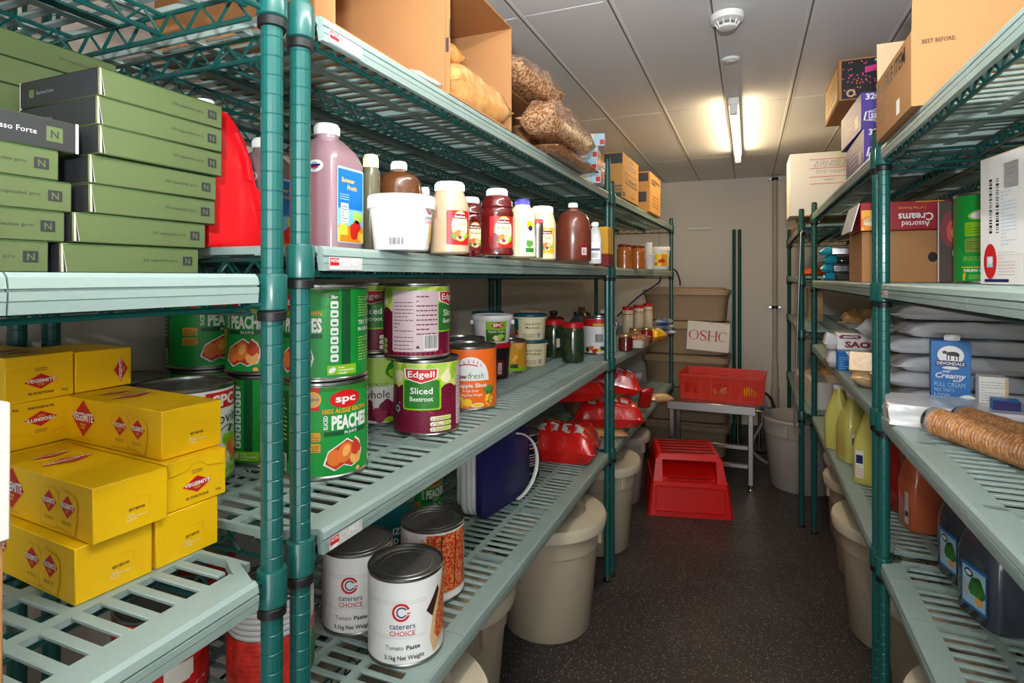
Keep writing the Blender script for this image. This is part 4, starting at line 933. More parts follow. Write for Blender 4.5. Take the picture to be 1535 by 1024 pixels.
def gher(o): lathe_jar(o, [(.04, 0), (.047, .004), (.049, .02), (.049, .135), (.045, .148), (.042, .155), (.042, .160)], 'gherkin', .0445, .024, 'cap_red', .150, lambda b: (rect(b, Cyl(.0496), -.03 + .016, .05, .004, .09, 'ink_cream', 1)))
p = at(830, 2.66, ZB3); inst('gherkin', 'pickle_jar', gher, 'dark gherkin jar with red lid next to the cream tubs', 'jar', (p.x, p.y, ZB3), toward(p, 30), 'red-lidded gherkin jars')
p = at(859, 2.50, ZB3); inst('gherkin', 'pickle_jar', gher, 'dark gherkin jar with red lid nearer the green posts', 'jar', (p.x, p.y, ZB3), toward(p, 110), 'red-lidded gherkin jars')
p = at(898, 2.80, ZB3); can('redcap', redcap_can, 'vegetable_can', 'white can with red top band standing behind the double green post', p.x, p.y, ZB3, 0)
# behind, in the shade
p = at(800, 3.05, ZB3); o = thing('carton', 'pale pinkish carton in shade at the back of the middle left shelf', 'carton', (p.x, p.y, ZB3), 0); box_parts(o, .10, .14, .20, 'cardboard_light', lambda b, F: (lines(b, F('y-'), -.03, .0, .04, .06, 4, 'ink_grey', 1, 3), blob(b, F('y-'), .02, -.05, .02, .03, 'ink_pink', 1, 2)))
def shade_jug(m, capm):
    def f(o):
        b = MB(); b.loft([(0, .052, .046, 4, 0, 0), (.005, .056, .050, 4, 0, 0), (.10, .056, .050, 4, 0, 0), (.14, .046, .042, 3, 0, 0), (.165, .024, .024, 2, 0, 0), (.178, .018, .018, 2, 0, 0)], m, 28); b.build('bottle_body', o); cap_mesh(o, .02, .018, .176, capm)
        b = MB(); b.tube([(.052, 0, .06), (.068, 0, .08), (.070, 0, .12), (.05, 0, .15), (.026, 0, .16)], .010, m, 8); b.build('handle', o)
    return f
for k, (px, d, m, c_, l) in enumerate(((830, 3.0, 'sauce_red', 'black_plastic', 'dark red jug in shade behind the gherkin jars'), (866, 2.92, 'juice_dark', 'black_plastic', 'dark blue-grey jug with black cap behind the gherkin jars'), (872, 3.40, 'sauce_brown', 'ink_brown', 'brown jug deep behind the double post'), (906, 3.1, 'juice_dark', 'plastic_white', 'dark jug with pale cap behind the white and red can'))):
    p = at(px, d, ZB3); o = thing('syrup_jug', l, 'jug', (p.x, p.y, ZB3), toward(p, 70)); shade_jug(m, c_)(o)
# far left unit, middle shelf
def tall_tub(o):
    b = MB(); b.lathe([(.03, 0), (.033, .004), (.033, .165), (.031, .17)], 'pale_tub', 24); S = Cyl(.0336); rect(b, S, -.1, .140, .1, .145, 'ink_red', 1); rect(b, S, -.1, .128, .1, .131, 'ink_lime', 1); b.build('jar_body', o); cap_mesh(o, .034, .02, .168, 'cap_red')
for px, d, l in ((941, 3.55, 'tall pale canister with red lid and stripe nearest the posts'), (957, 3.78, 'tall pale canister with red lid, middle of three'), (971, 4.0, 'tall pale canister with red lid farthest from the posts')):
    p = at(px, d, ZB3); inst('talltub', 'canister', tall_tub, l, 'canister', (p.x, p.y, ZB3), 0, 'tall pale canisters')
def jam(m):
    def f(o): lathe_jar(o, [(.032, 0), (.036, .004), (.036, .06), (.031, .07), (.030, .074)], m, .032, .016, 'brass', .07)
    return f
for k, (px, d, m, l) in enumerate(((938, 2.88, 'sauce_red', 'squat dark red jam jar with gold lid behind the nut tray'), (969, 3.25, 'juice_red', 'squat orange-red jam jar with gold lid by the yellow packet'), (952, 3.2, 'wrap_brown', 'slim brown jar between the two gold-lidded jam jars'))):
    p = at(px, d, ZB3); o = thing('jam_jar', l, 'jar', (p.x, p.y, ZB3), 0); jam(m)(o)
p = at(953, 3.06, ZB3); o = thing('nut_tray', 'clear plastic tray heaped with reddish nuts at the shelf front', 'tray', (p.x, p.y, ZB3), R(90))
b = MB(); b.loft([(0, .09, .045, 6, 0, 0), (.004, .10, .055, 6, 0, 0), (.045, .112, .066, 6, 0, 0), (.047, .116, .070, 6, 0, 0), (.045, .110, .064, 6, 0, 0)], 'wrap_clear', 32, cap1=False); b.build('tray_body', o)
rd = random.Random(4); b = MB()
for k in range(150):
    x, y = rd.uniform(-.1, .1), rd.uniform(-.055, .055); z = .042 + .028*max(0, 1-(x/.12)**2-(y/.08)**2)*rd.random(); r = .0085
    b.M = Matrix.Translation((x, y, z)) @ Matrix.Rotation(rd.uniform(0, 6), 4, 'Z') @ Matrix.Rotation(rd.uniform(-.6, .6), 4, 'Y') @ Matrix.Diagonal((1.5, .9, .8, 1)); b.lathe([(.001, -r), (r*.7, -r*.7), (r, 0), (r*.7, r*.7), (.001, r)], 'wrap_brown', 7)
o2 = b.build('nuts', o); o2['kind'] = 'stuff'
# pillow bags
def bag(b, L_, W_, Hh, m, seed=1, nx=22, ny=16, lump=.10, freq=9., flat=.35, taper=0., seal=.05, p=2.4):
    off = Vector((seed*3.1, seed*1.7, 0)); vs = []; fs = []
    for side in (1, -1):
        for i in range(nx+1):
            for j in range(ny+1):
                u = -1 + 2*i/nx; v = -1 + 2*j/ny
                us = min(1, abs(u)/(1-seal)); f = (max(0, 1-us**p)*max(0, 1-abs(v)**p))**.5
                x = L_/2*u; y = W_/2*v*(1 - taper*(1+u)/2)*(1 - .10*(1-us**2)*abs(v))
                z = Hh*flat + (Hh*(1-flat)*f if side > 0 else -Hh*flat*min(1, 1.5*f))
                nz = noise.noise(Vector((x, y, side*.1))*freq*2.2 + off); n2 = noise.noise(Vector((x, y, side*.2))*freq*6 + off)
                z += (Hh*lump*(nz + .45*n2)*(f**.5) if side > 0 else 0) + (.5*Hh*lump*nz if f < .02 and us >= 1 else 0)
                x += .012*noise.noise(Vector((y*14, seed, 0)))*(abs(u) > .97)
                vs.append((x, y, max(z, .0008 if side < 0 else .0014)))
    N_ = (nx+1)*(ny+1)
    for i in range(nx):
        for j in range(ny):
            a, c, d, e = i*(ny+1)+j, (i+1)*(ny+1)+j, (i+1)*(ny+1)+j+1, i*(ny+1)+j+1
            fs.append((a, c, d, e)); fs.append((N_+e, N_+d, N_+c, N_+a))
    rim = [i*(ny+1) for i in range(nx+1)] + [nx*(ny+1)+j for j in range(1, ny+1)] + [i*(ny+1)+ny for i in range(nx-1, -1, -1)] + [j for j in range(ny-1, 0, -1)]
    for k in range(len(rim)): a, c = rim[k], rim[(k+1) % len(rim)]; fs.append((c, a, N_+a, N_+c))
    b.add(vs, fs, m)
class BagTop:
    """Print surface following the upper side of a bag built with the same numbers."""
    step = .012
    def __init__(s, L_, W_, Hh, seed, lump, freq=9., flat=.35, seal=.05, p=2.4): s.a = (L_, W_, Hh, seed, lump, freq, flat, seal, p)
    def __call__(s, x, y, off):
        L_, W_, Hh, seed, lump, freq, flat, seal, p = s.a; u, v = max(-1, min(1, 2*x/L_)), max(-1, min(1, 2*y/W_))
        us = min(1, abs(u)/(1-seal)); f = (max(0, 1-us**p)*max(0, 1-abs(v)**p))**.5; o_ = Vector((seed*3.1, seed*1.7, 0))
        z = Hh*flat + Hh*(1-flat)*f + Hh*lump*(noise.noise(Vector((x, y, .1))*freq*2.2 + o_) + .45*noise.noise(Vector((x, y, .2))*freq*6 + o_))*(f**.5)
        return Vector((x, y*(1-.10*(1-us**2)*abs(v)), z + off*4 + .0015))
def bag_thing(name, label, cat, loc, rz, L_, W_, Hh, m, seed, tilt=0, roll=0, lump=.1, prints=None, group=None, part='bag_body', **kw):
    o = thing(name, label, cat, loc, rz, group); o.rotation_euler = (roll, tilt, rz)
    b = MB(); bag(b, L_, W_, Hh, m, seed, lump=lump, **kw)
    if prints: prints(b, BagTop(L_, W_, Hh, seed, lump, **kw))
    b.build(part, o, 70)
    return o
# red pasta bags on the low left shelf
ZB4 = .58 + .001
def pasta_print(b, S):
    for k, u in enumerate((-.10, -.045, .01, .062)): rect(b, S, u, -.085, u+.036, -.045, 'ink_silver', 1); lines(b, S, u+.003, -.082, u+.033, -.05, 5, 'ink_grey', 2, k, .25)
    poly(b, S, [(-.05, .045), (.0, .02), (.015, .035), (-.03, .06)], 'ink_green', 1); rect(b, S, .05, .02, .062, .07, 'ink_green', 1); rect(b, S, -.14, -.03, .12, -.026, 'ink_gold', 1)
PR = (R(-32), 0, R(90))
def red_bag(label, x, y, z, rz, L_=.30, W_=.23, Hh=.10, seed=1, tilt=0, roll=0, pr=pasta_print, p=4.5):
    return bag_thing('pasta_bag', label, 'bag', (x, y, z), rz, L_, W_, Hh, 'wrap_red', seed, tilt, roll, .12, pr, 'red pasta bags', p=p, seal=.04)
red_bag('big red pasta bag lying nearest, grey panels along its front edge', -.745, 2.385, ZB4, R(4), .30, .22, .150, 3)
red_bag('red pasta bag behind the nearest one, deep on the low left shelf', -1.05, 2.33, ZB4, R(80), .26, .20, .11, 5)
red_bag('red pasta bag poking out past the green double post into the aisle', -.665, 2.86, ZB4+.046, R(20), .34, .25, .125, 7)
red_bag('red pasta bag lying on others, sagging behind the green double post', -.80, 2.70, ZB4+.190, R(35), .28, .20, .11, 9)
red_bag('red pasta bag leaning at the far unit, point towards the aisle', -.68, 3.02, ZB4+.185, R(12), .29, .20, .12, 11, tilt=R(10))
bag_thing('pasta_packet', 'flat silver and red packet under the bag at the double post', 'packet', (-.69, 2.80, ZB4), R(25), .26, .20, .045, 'wrap_biscuit', 4)
p = at(952, 3.05, ZB4+.08); bag_thing('bread_bag', 'clear bag of brown bread upright behind the far double post', 'bag', (-.86, 3.18, ZB4), R(40), .26, .2, .24, 'wrap_brown', 6, lump=.14)
p = at(968, 3.30, ZB4); bag_thing('biscuit_packet', 'red and tan biscuit packet standing at the far left shelf edge', 'packet', (p.x, p.y, ZB4+.068), R(-70), .17, .08, .06, 'wrap_red', 12, tilt=R(-52))
p = at(972, 3.44, ZB4); bag_thing('bread_bag', 'blue-tied bread wrapper behind the biscuit packet', 'bag', (p.x-.08, p.y+.02, ZB4+.10), R(-60), .22, .06, .05, 'wrap_blue', 13, tilt=R(-60))
p = at(989, 3.62, ZB4); bag_thing('biscuit_packet', 'small black and tan snack packet at the end of the far left shelf', 'packet', p, R(30), .16, .09, .05, 'wrap_biscuit', 14)
p = at(981, 3.40, ZB3); bag_thing('snack_packet', 'yellow snack packet with blue square at the shelf front', 'packet', (p.x, p.y, ZB3), R(75), .17, .10, .07, 'wrap_yellow', 15, prints=lambda b, S: (rect(b, S, -.03, -.03, .01, .01, 'ink_lightblue', 1), rect(b, S, -.025, -.02, .005, -.005, 'ink_navy', 2)))
for k in range(3):
    p = at(995, 3.72, ZB3 + .036*k); bag_thing('snack_packet', ['blue and white packet at the bottom of three by the shelf end', 'blue and white packet in the middle of three by the shelf end', 'blue packet topping three by the shelf end'][k], 'packet', p, R(60+15*k), .15, .11, .034, 'wrap_blue', 20+k)
# ------------------------------------------------------------------ low left shelf
for k, (x, y, off, l) in enumerate(((-.677, 1.040, 2, 'white tomato paste can nearest the camera on the low shelf'), (-.836, 1.083, -4, 'white tomato paste can partly behind the nearest one'), (-.736, 1.252, -84, 'tomato paste can turned to show its pizza picture'))):
    can('paste', paste_can, 'paste_can', l, x, y, ZB4, off, 'tomato paste cans')
p = at(548, 1.74, ZB4); can('heinz', heinz_can, 'bean_can', 'teal bean can in the shade behind the white paste cans', p.x, p.y, ZB4, -12, 'teal bean cans')
p = at(606, 1.56, ZB4); can('heinz', heinz_can, 'bean_can', 'teal bean can beside the pizza picture can, letters peeping out', p.x-.06, p.y, ZB4, -4, 'teal bean cans')
p = at(628, 1.85, ZB4); can('peach', peach_can, 'fruit_can', 'green peach can deep on the low shelf beside white tub lids', p.x, p.y, ZB4, 30, 'green peach cans')
p = at(407, 1.14, ZB4); can('ribbed', ribbed_can, 'tomato_can', 'ribbed white and red can just behind the double green post', p.x, p.y, ZB4, 12)
p = at(243, 1.08, ZB4); can('tomred', tomato_can, 'tomato_can', 'red tomato can below the yellow carton shelf, lower left', p.x, p.y, ZB4, 16, 'red tomato cans')
p = at(294, 1.27, ZB4); can('tomred', tomato_can, 'tomato_can', 'red tomato can further back below the yellow carton shelf', p.x, p.y, ZB4, 12, 'red tomato cans')
can('vita', vita_can, 'fruit_can', 'white and green can seen through the slots under the yellow cartons', -.98, .28, ZB4, 0)
# white tub set with navy lid, standing on edge
p = at(742, 1.66, ZB4); o = thing('storage_tub', 'white tub set on its side with a navy lid and white handle', 'tub', (-.778, 1.805, ZB4), R(82))
def rr(hx, hz, y, r=.035, n=6):
    pts = []
    for cx, cz, a in ((hx-r, -hz+r, -90), (hx-r, hz-r, 0), (-hx+r, hz-r, 90), (-hx+r, -hz+r, 180)):
        for k in range(n): q = R(a + 90*k/(n-1)); pts.append((cx + r*math.cos(q), y, cz + r*math.sin(q)))
    return pts
def ringloft(b, rings, m):
    n = len(rings[0]); vs = [p for r_ in rings for p in r_]; fs = []
    for k in range(len(rings)-1):
        for i in range(n): j = (i+1) % n; fs.append((k*n+i, k*n+j, (k+1)*n+j, (k+1)*n+i))
    fs.append(tuple(range(n))[::-1]); fs.append(tuple((len(rings)-1)*n+i for i in range(n))); b.add(vs, fs, m)
def tub_side(hx, hz): 
    b = MB(); ringloft(b, [rr(hx, hz, 0), rr(hx, hz, .012), rr(hx-.012, hz-.012, .016, .03), rr(hx-.014, hz-.014, .02, .03)][::1], 'plastic_navy'); return b
hx, hz = .160, .120; zc = hz + .001
b = MB(); ringloft(b, [rr(hx, hz, -.012), rr(hx, hz, .008), rr(hx-.01, hz-.01, .012, .03)], 'plastic_navy')
ringloft(b, [rr(hx-.018, hz-.018, -.0135, .025), rr(hx-.016, hz-.016, -.012, .025)], 'plastic_navy'); q = b.build('navy_lid', o); q.location = (0, 0, zc)
for k in range(3):
    b = MB(); ringloft(b, [rr(hx-.004, hz-.004, 0), rr(hx-.004, hz-.004, .010), rr(hx-.018, hz-.018, .013, .03), rr(hx-.020, hz-.020, .040, .03)], 'plastic_white'); q = b.build('white_tray', o); q.location = (-.004*k, .016 + .018*k, zc); q['label'] = 'white tub rim behind the navy lid'
b = MB(); pts = [(.03 + .125*math.sin(R(a)), -.018 - .028*math.sin(R(a)), .0 + .117*math.cos(R(a))) for a in range(10, 178, 8)]; b.tube(pts, .0085, 'plastic_white', 8, flat=.35); q = b.build('handle', o); q.location = (0, 0, zc)
p = at(778, 2.25, ZB4); can('black', black_can, 'food_can', 'black can with pink lettering between navy lid and red bag', p.x, p.y, ZB4, 20)
# ------------------------------------------------------------------ top left shelf: cartons and bags
ZB1 = 1.748 + .001
def open_carton(label, x1, y0, y1, dep, h, m='cardboard', marks=None, z=ZB1, top=True, t=.004, rz=0, left=True):
    """Carton lying on its side, open towards the aisle (+x)."""
    o = thing('open_carton', label, 'carton', (x1, y0, z), rz)
    L_ = y1-y0
    def wall(name, bx, mm=m):
        b = MB(); b.box(*bx, mm); return b.build(name, o)
    if left:
        q = MB(); q.box(-dep, 0, 0, t, 0, h, m)
        if marks: marks(q, Flat((-dep/2, 0, h/2), (1, 0, 0), (0, 0, 1)), Flat((0, t/2, h/2), (0, 1, 0), (0, 0, 1)))
        q.build('side_panel', o)
    wall('side_panel', (-dep, 0, L_-t, L_, 0, h)); wall('back_panel', (-dep, -dep+t, t, L_-t, 0, h)); wall('base_panel', (-dep, 0, t, L_-t, 0, t))
    if top: wall('top_panel', (-dep, 0, t, L_-t, h-t, h), 'cardboard_dark')
    return o
open_carton('open brown carton at the top of the photo above the shelf badge', -.585, .70, 1.045, .40, .28)
open_carton('open brown carton holding a bag of crumbs, top left shelf', -.578, 1.052, 1.392, .40, .275, marks=lambda b, S, E: (rect(b, E, -.002, -.02, .002, .02, 'ink_darkgrey', 1), rect(b, S, .192, -.05, .1985, -.02, 'ink_darkgrey', 1), rect(b, S, .19, .07, .196, .10, 'ink_darkgrey', 1)))
def marks3(b, S, E):
    rect(b, S, .12, -.06, .188, -.02, 'ink_darkgrey', 1); rect(b, S, .12, .035, .188, .074, 'ink_darkgrey', 1); text(b, S, 'TOP', .155, .056, .010, 'ink_tan', bold=.02); text(b, S, 'ONLY', .157, .041, .009, 'ink_tan', bold=.02)
open_carton('low open carton with dark printed squares and nut bags in front', -.642, 1.50, 1.90, .38, .165, marks=marks3, m='cardboard')
open_carton('open carton standing beyond the bags of nuts', -.640, 1.925, 2.235, .36, .248, m='cardboard')
b_ = bag_thing('crumb_bag', 'clear bag of pale crumbs sagging out of the open carton', 'bag', (-.645, 1.222, ZB1+.005), R(88), .29, .16, .10, 'wrap_bread', 31, lump=.16, p=3.5)
bag_thing('crumb_bag', 'twisted top of a pink-tinged clear bag lying on the crumb bag', 'bag', (-.665, 1.14, ZB1+.112), R(84), .13, .10, .05, 'wrap_bread', 32, lump=.2)
bag_thing('tissue_wrap', 'scrap of clear film at the edge of the first open carton', 'wrap', (-.590, .965, ZB1), R(85), .10, .03, .012, 'wrap_clear', 33, lump=.4)
bag_thing('nut_bag', 'bag of nuts slumped on top of the low open carton', 'bag', (-.67, 1.645, ZB1+.176), R(84), .34, .22, .10, 'wrap_nuts', 34, lump=.2, p=3)
bag_thing('nut_bag', 'large bag of nuts spilling from the low open carton towards the aisle', 'bag', (-.572, 1.79, ZB1+.046), R(89), .46, .125, .12, 'wrap_nuts', 35, lump=.18, p=3.2)
bag_thing('nut_bag', 'flat bag of nuts under the large one at the shelf edge', 'bag', (-.578, 1.88, ZB1), R(89), .50, .10, .045, 'wrap_brown', 36, lump=.25)
def biscuit_box(o):
    box_parts(o, .13, .12, .05, 'carton_white', lambda b, F: (rect(b, F('x+'), -.058, -.024, .058, 0, 'ink_navy', 1), rect(b, F('x+'), -.058, 0, .03, .02, 'ink_red', 2), rect(b, F('y-'), .02, -.024, .063, .022, 'ink_lightblue', 1), rect(b, F('y-'), .045, -.02, .063, .0, 'ink_red', 2), blob(b, F('x+'), .02, -.012, .02, .008, 'ink_white', 3, 4)))
p = at(905, 2.44, 0)
inst('biscuit', 'biscuit_box', biscuit_box, 'small red and navy packet low at the shelf edge before the printed cartons', 'box', (-.625, 2.33, ZB1), R(6), 'red and navy packets')
inst('biscuit', 'biscuit_box', None, 'small red and navy packet second in the pile before the printed cartons', 'box', (-.63, 2.335, ZB1+.051), R(-4), 'red and navy packets')
inst('biscuit', 'biscuit_box', None, 'small red and navy packet third in the pile before the printed cartons', 'box', (-.64, 2.33, ZB1+.102), R(8), 'red and navy packets')
inst('biscuit', 'biscuit_box', None, 'red, white and navy packet tilted on top of its pile', 'box', (-.62, 2.34, ZB1+.154), R(14), 'red and navy packets')
def soup(o, ly=.37):
    def pr(b, F):
        S = F('y-'); rect(b, S, .02, -.108, .145, -.05, 'ink_darkgrey', 1); rect(b, S, .06, .055, .15, .105, 'ink_darkgrey', 1); rrect(b, S, .10, -.085, .15, -.055, .003, 'cardboard', 2); text(b, S, 'Continental', .125, -.074, .008, 'ink_darkgrey', w=.044, layer=3)
        S = F('x+'); rect(b, S, -ly/2+.01, -.10, -ly/2+.05, -.08, 'ink_darkgrey', 1); rrect(b, S, -.13, -.035, .15, .022, .004, 'ink_darkgrey', 1); rrect(b, S, -.122, -.029, .142, .016, .004, 'cardboard_orange', 2); text(b, S, 'Continental', .01, -.022, .026, 'ink_darkgrey', w=.23, bold=.03, layer=3, shear=.15); lines(b, S, -.10, .045, .12, .072, 2, 'ink_darkgrey', 1, 4, .5); blob(b, S, .02, .088, .03, .012, 'ink_darkgrey', 1, 3); lines(b, S, .0, -.095, .15, -.08, 1, 'ink_brown', 1, 3, .5)
    box_parts(o, .30, ly, .22, 'cardboard_orange', pr)
o = thing('soup_carton', 'orange-brown printed carton nearest on the far left top shelf', 'carton', (-.553-.15, 2.735+.185, ZB1), -R(1.6)); soup(o)
o = thing('soup_carton', 'orange-brown printed carton at the far end of the left top shelf', 'carton', (-.525-.15, 3.36+.2, ZB1), -R(1.6))
box_parts(o, .30, .36, .235, 'cardboard_orange', lambda b, F: (rect(b, F('y-'), .02, -.06, .13, .0, 'ink_darkgrey', 1), rect(b, F('y-'), .02, .06, .14, .11, 'ink_darkgrey', 1), lines(b, F('x+'), -.14, .05, .14, .09, 2, 'ink_darkgrey', 1, 3, .6), lines(b, F('x+'), -.12, -.08, .12, .0, 4, 'ink_brown', 1, 5, .25)))
# ------------------------------------------------------------------ right run
ZR1, ZR2, ZR3, ZR4 = 1.7058, 1.3488, 1.0108, .6308
def flap(o, name, pts, m, th=.003):
    """Thin card panel from four corner points, given thickness."""
    P = [Vector(p) for p in pts]; n = (P[1]-P[0]).cross(P[2]-P[0]).normalized()*th
    b = MB(); b.add([tuple(p) for p in P] + [tuple(p+n) for p in P], [(3,2,1,0), (4,5,6,7), (0,1,5,4), (1,2,6,5), (2,3,7,6), (3,0,4,7)], m); return b.build(name, o)
# fragile carton, flaps up
o = thing('open_carton', 'big brown carton with flaps up and fragile wording, top of right shelf', 'carton', (.30, 1.357, ZR1))
lx, ly, lz = .40, .335, .150
b = MB(); t = .004
for bx in ((0, t, 0, ly, 0, lz), (lx-t, lx, 0, ly, 0, lz), (t, lx-t, 0, t, 0, lz), (t, lx-t, ly-t, ly, 0, lz), (t, lx-t, t, ly-t, 0, t)): b.box(*bx, 'cardboard')
S = Flat((0, ly/2, lz/2), (0, -1, 0), (0, 0, 1)); text(b, S, 'FRAGILE ITEM', -.02, .030, .032, 'ink_black', w=.28, bold=.02, layer=1)
for u in (-.05,): 
    ring(b, S, u, -.022, .018, .021, 'ink_darkgrey', 1, 0, 180, 12); rect(b, S, u-.021, -.022, u+.021, -.019, 'ink_darkgrey', 1); rect(b, S, u-.0015, -.05, u+.0015, -.022, 'ink_darkgrey', 1); rect(b, S, u-.014, -.053, u+.014, -.050, 'ink_darkgrey', 1)
rect(b, S, .045, -.062, .075, -.030, 'ink_white', 1)
S = Flat((lx/2, 0, lz/2), (1, 0, 0), (0, 0, 1)); text(b, S, 'BEST BEFORE:', -lx/2+.018, .047, .008, 'ink_dkbrown', 'l', w=.055, bold=.02, layer=1)
b.build('carton_body', o)
q = flap(o, 'flap', [(.001, .004, lz), (lx, .004, lz), (lx, -.004, lz+.10), (.001, -.004, lz+.10)], 'cardboard')
b = MB(); S = Flat((lx/2, .0001, lz), (1, 0, 0), (0, -.08, 1)); text(b, S, 'HANDLE', .06, .046, .036, 'ink_dkbrown', w=.21, bold=.02, layer=1); b.build('print', q)
q = flap(o, 'flap', [(.001, ly-.004, lz), (lx, ly-.004, lz), (lx, ly+.004, lz+.10), (.001, ly+.004, lz+.10)], 'cardboard_light')
# purple crisp cartons
def crisp(o):
    def pr(b, F):
        S = F('y-'); text(b, S, '32001', -.098, .035, .017, 'ink_white', w=.06, bold=.03); text(b, S, '- 45g', -.035, .035, .013, 'ink_white', bold=.02)
        for sc, m, l in ((1.08, 'ink_white', 1), (1, 'ink_purple', 2)):
            poly(b, S, [(-.075+u*sc, -.016+v*sc) for u, v in ((-.055, -.012), (-.05, .012), (-.028, .016), (0, .036), (.028, .016), (.05, .012), (.055, -.012), (.028, -.016), (0, -.036), (-.028, -.016))], m, l)
        rect(b, S, -.12, -.029, -.03, -.004, 'ink_white', 3); rect(b, S, -.118, -.027, -.032, -.006, 'ink_purple', 4); text(b, S, "SMITH'S", -.075, -.024, .014, 'ink_white', w=.082, bold=.04, layer=5, shear=.1)
        S = F('x-'); rect(b, S, -.15, -.05, .15, .05, 'ink_tan', 1) if False else None
        lines(b, S, -.10, -.03, .05, .03, 4, 'ink_pink', 1, 4, .4); rect(b, S, .07, -.04, .13, .0, 'ink_pink', 1)
    box_parts(o, .28, .345, .115, 'carton_purple', pr)
inst('crisp', 'crisp_carton', crisp, 'purple carton with white emblem, lower of two on the right top shelf', 'carton', (.326+.14, 2.02+.1725, ZR1), 0, 'purple crisp cartons')
inst('crisp', 'crisp_carton', crisp, 'purple carton with white emblem stacked on its twin', 'carton', (.318+.14, 2.05+.1725, ZR1+.116), R(1.5), 'purple crisp cartons')
o = thing('brown_carton', 'plain brown carton hidden under the black and pink carton', 'carton', (.55, 2.68, ZR1)); box_parts(o, .26, .40, .315, 'cardboard')
def pr(b, F):
    S = F('y-'); rrect(b, S, -.13, -.072, .13, .07, .004, 'ink_black', 1); rd = random.Random(5)
    for k in range(46): u = rd.gauss(-.085, .03); v = rd.gauss(.0, .035); ell(b, S, max(-.125, u), max(-.06, min(.062, v)), .004, .0022, 'ink_hotpink' if k % 3 else 'ink_peach', 2, 6, rot=rd.uniform(0, 3))
    put(b, S, [[(-.055, .018), (.06, .034), (.06, .054), (-.055, .040)]], 'ink_hotpink', 3); text(b, S, '45g x 18', .0, .056, .010, 'ink_white', layer=3); ring(b, S, -.10, -.052, .008, .015, 'ink_tan', 3)
    S = F('x-'); rect(b, S, -.17, -.06, .17, .06, 'ink_pine', 1); lines(b, S, -.14, -.04, .12, .04, 4, 'ink_olive', 2, 5)
o = thing('snack_carton', 'black carton with pink flecks beside the ceiling on the right', 'carton', (.31+.14, 2.43+.2, ZR1+.316)); box_parts(o, .28, .40, .152, 'cardboard', pr)
# white glasses carton over a flattened one
o = thing('flat_cartons', 'folded brown cartons under the white wine glass carton', 'carton', (.47, 3.79, 1.7065)); o['label'] = 'flattened brown cartons squashed under the white carton by the wall'
box_parts(o, .40, .40, .006, 'cardboard')
o = thing('brown_carton', 'torn brown carton on the far right top shelf against the wall', 'carton', (.47, 4.35, 1.6565), R(4)); box_parts(o, .34, .55, .05, 'cardboard_dark'); flap(o, 'flap', [(-.17, -.28, .05), (.17, -.28, .05), (.17, -.33, .085), (-.17, -.33, .085)], 'cardboard')
def pr(b, F):
    S = F('y-')
    for v in (.135, .085, .037): rect(b, S, -.10, v, .18, v+.003, 'ink_red', 1)
    rect(b, S, -.10, -.002, .18, .001, 'ink_red', 1)
    text(b, S, '170ML ONE PIECE', .03, .128, .016, 'ink_grey', w=.2, bold=0, rot=math.pi); text(b, S, 'SPARKLING WINE FLUTE', .05, .110, .016, 'ink_grey', w=.26, bold=0, rot=math.pi); text(b, S, 'QUANTITY - 2x12', .03, .075, .016, 'ink_grey', w=.19, bold=0, rot=math.pi); text(b, S, 'C000', .0, .028, .014, 'ink_grey', w=.05, bold=0, rot=math.pi)
    for x in (.02, .05): rect(b, S, x, -.10, x+.0015, -.03, 'ink_silver', 1)
    rect(b, S, .034, -.14, .036, -.10, 'ink_silver', 1); rect(b, S, .02, -.145, .05, -.142, 'ink_silver', 1); text(b, S, 'FRAGILE', .02, -.140, .015, 'ink_red', w=.09, rot=math.pi, bold=.02); text(b, S, 'HANDLE WITH CARE', -.0, -.156, .013, 'ink_red', w=.16, rot=math.pi, bold=.02)
o = thing('glass_carton', 'large white carton with red ruled lines printed upside down', 'carton', (.218+.2, 3.61+.15, 1.7135), R(0)); box_parts(o, .40, .30, .352, 'carton_white', pr, c=.003)
b = MB(); b.box(-.2005, .19, -.152, -.02, -.0006, -.0001, 'tape'); b.build('tape', o)
# second right shelf
o = thing('cut_carton', 'plain brown carton with round hand holes behind the right double post', 'carton', (.325+.1, 2.05+.12, ZR2)); 
def pr(b, F): S = F('y-'); ell(b, S, .082, -.002, .012, .015, 'ink_black', 1); ring(b, S, -.048, -.004, .009, .011, 'ink_dkbrown', 1, 20, 200); S = F('x-'); lines(b, S, -.06, -.05, .06, .05, 2, 'ink_brown', 1, 4, .05)
box_parts(o, .20, .24, .157, 'cardboard', pr)
def pr(b, F):
    S = F('y-'); text(b, S, 'Assorted', .030, -.018, .016, 'ink_white', w=.07, bold=.01, rot=math.pi); text(b, S, 'Creams', .030, .006, .022, 'ink_white', w=.088, bold=.02, rot=math.pi); text(b, S, '5 of Your Favourites', .020, .026, .008, 'ink_gold', w=.07, bold=0, rot=math.pi)
    rect(b, S, -.11, -.042, -.04, .02, 'fruit_print', 1); ell(b, S, -.075, -.015, .03, .014, 'ink_crust', 2); ell(b, S, -.075, -.022, .03, .006, 'ink_cream', 3); ell(b, S, -.06, .01, .026, .012, 'ink_crust', 2); rect(b, S, .03, .039, .10, .041, 'ink_gold', 1)
o = thing('biscuit_carton', 'red assorted creams biscuit box lying upside down on the brown carton', 'box', (.325+.105, 2.03+.11, ZR2+.158)); box_parts(o, .225, .22, .086, 'carton_red', pr)
flap(o, 'flap', [(-.113, -.108, .085), (-.113, .09, .085), (-.135, .09, -.0), (-.135, -.108, -.0)], 'carton_white')
p = at(1421, 1.60, ZR2); o = thing('dark_box', 'dark maroon box with a glowing orange picture next to the green tin', 'box', (.566, 1.990, ZR2), R(-24))
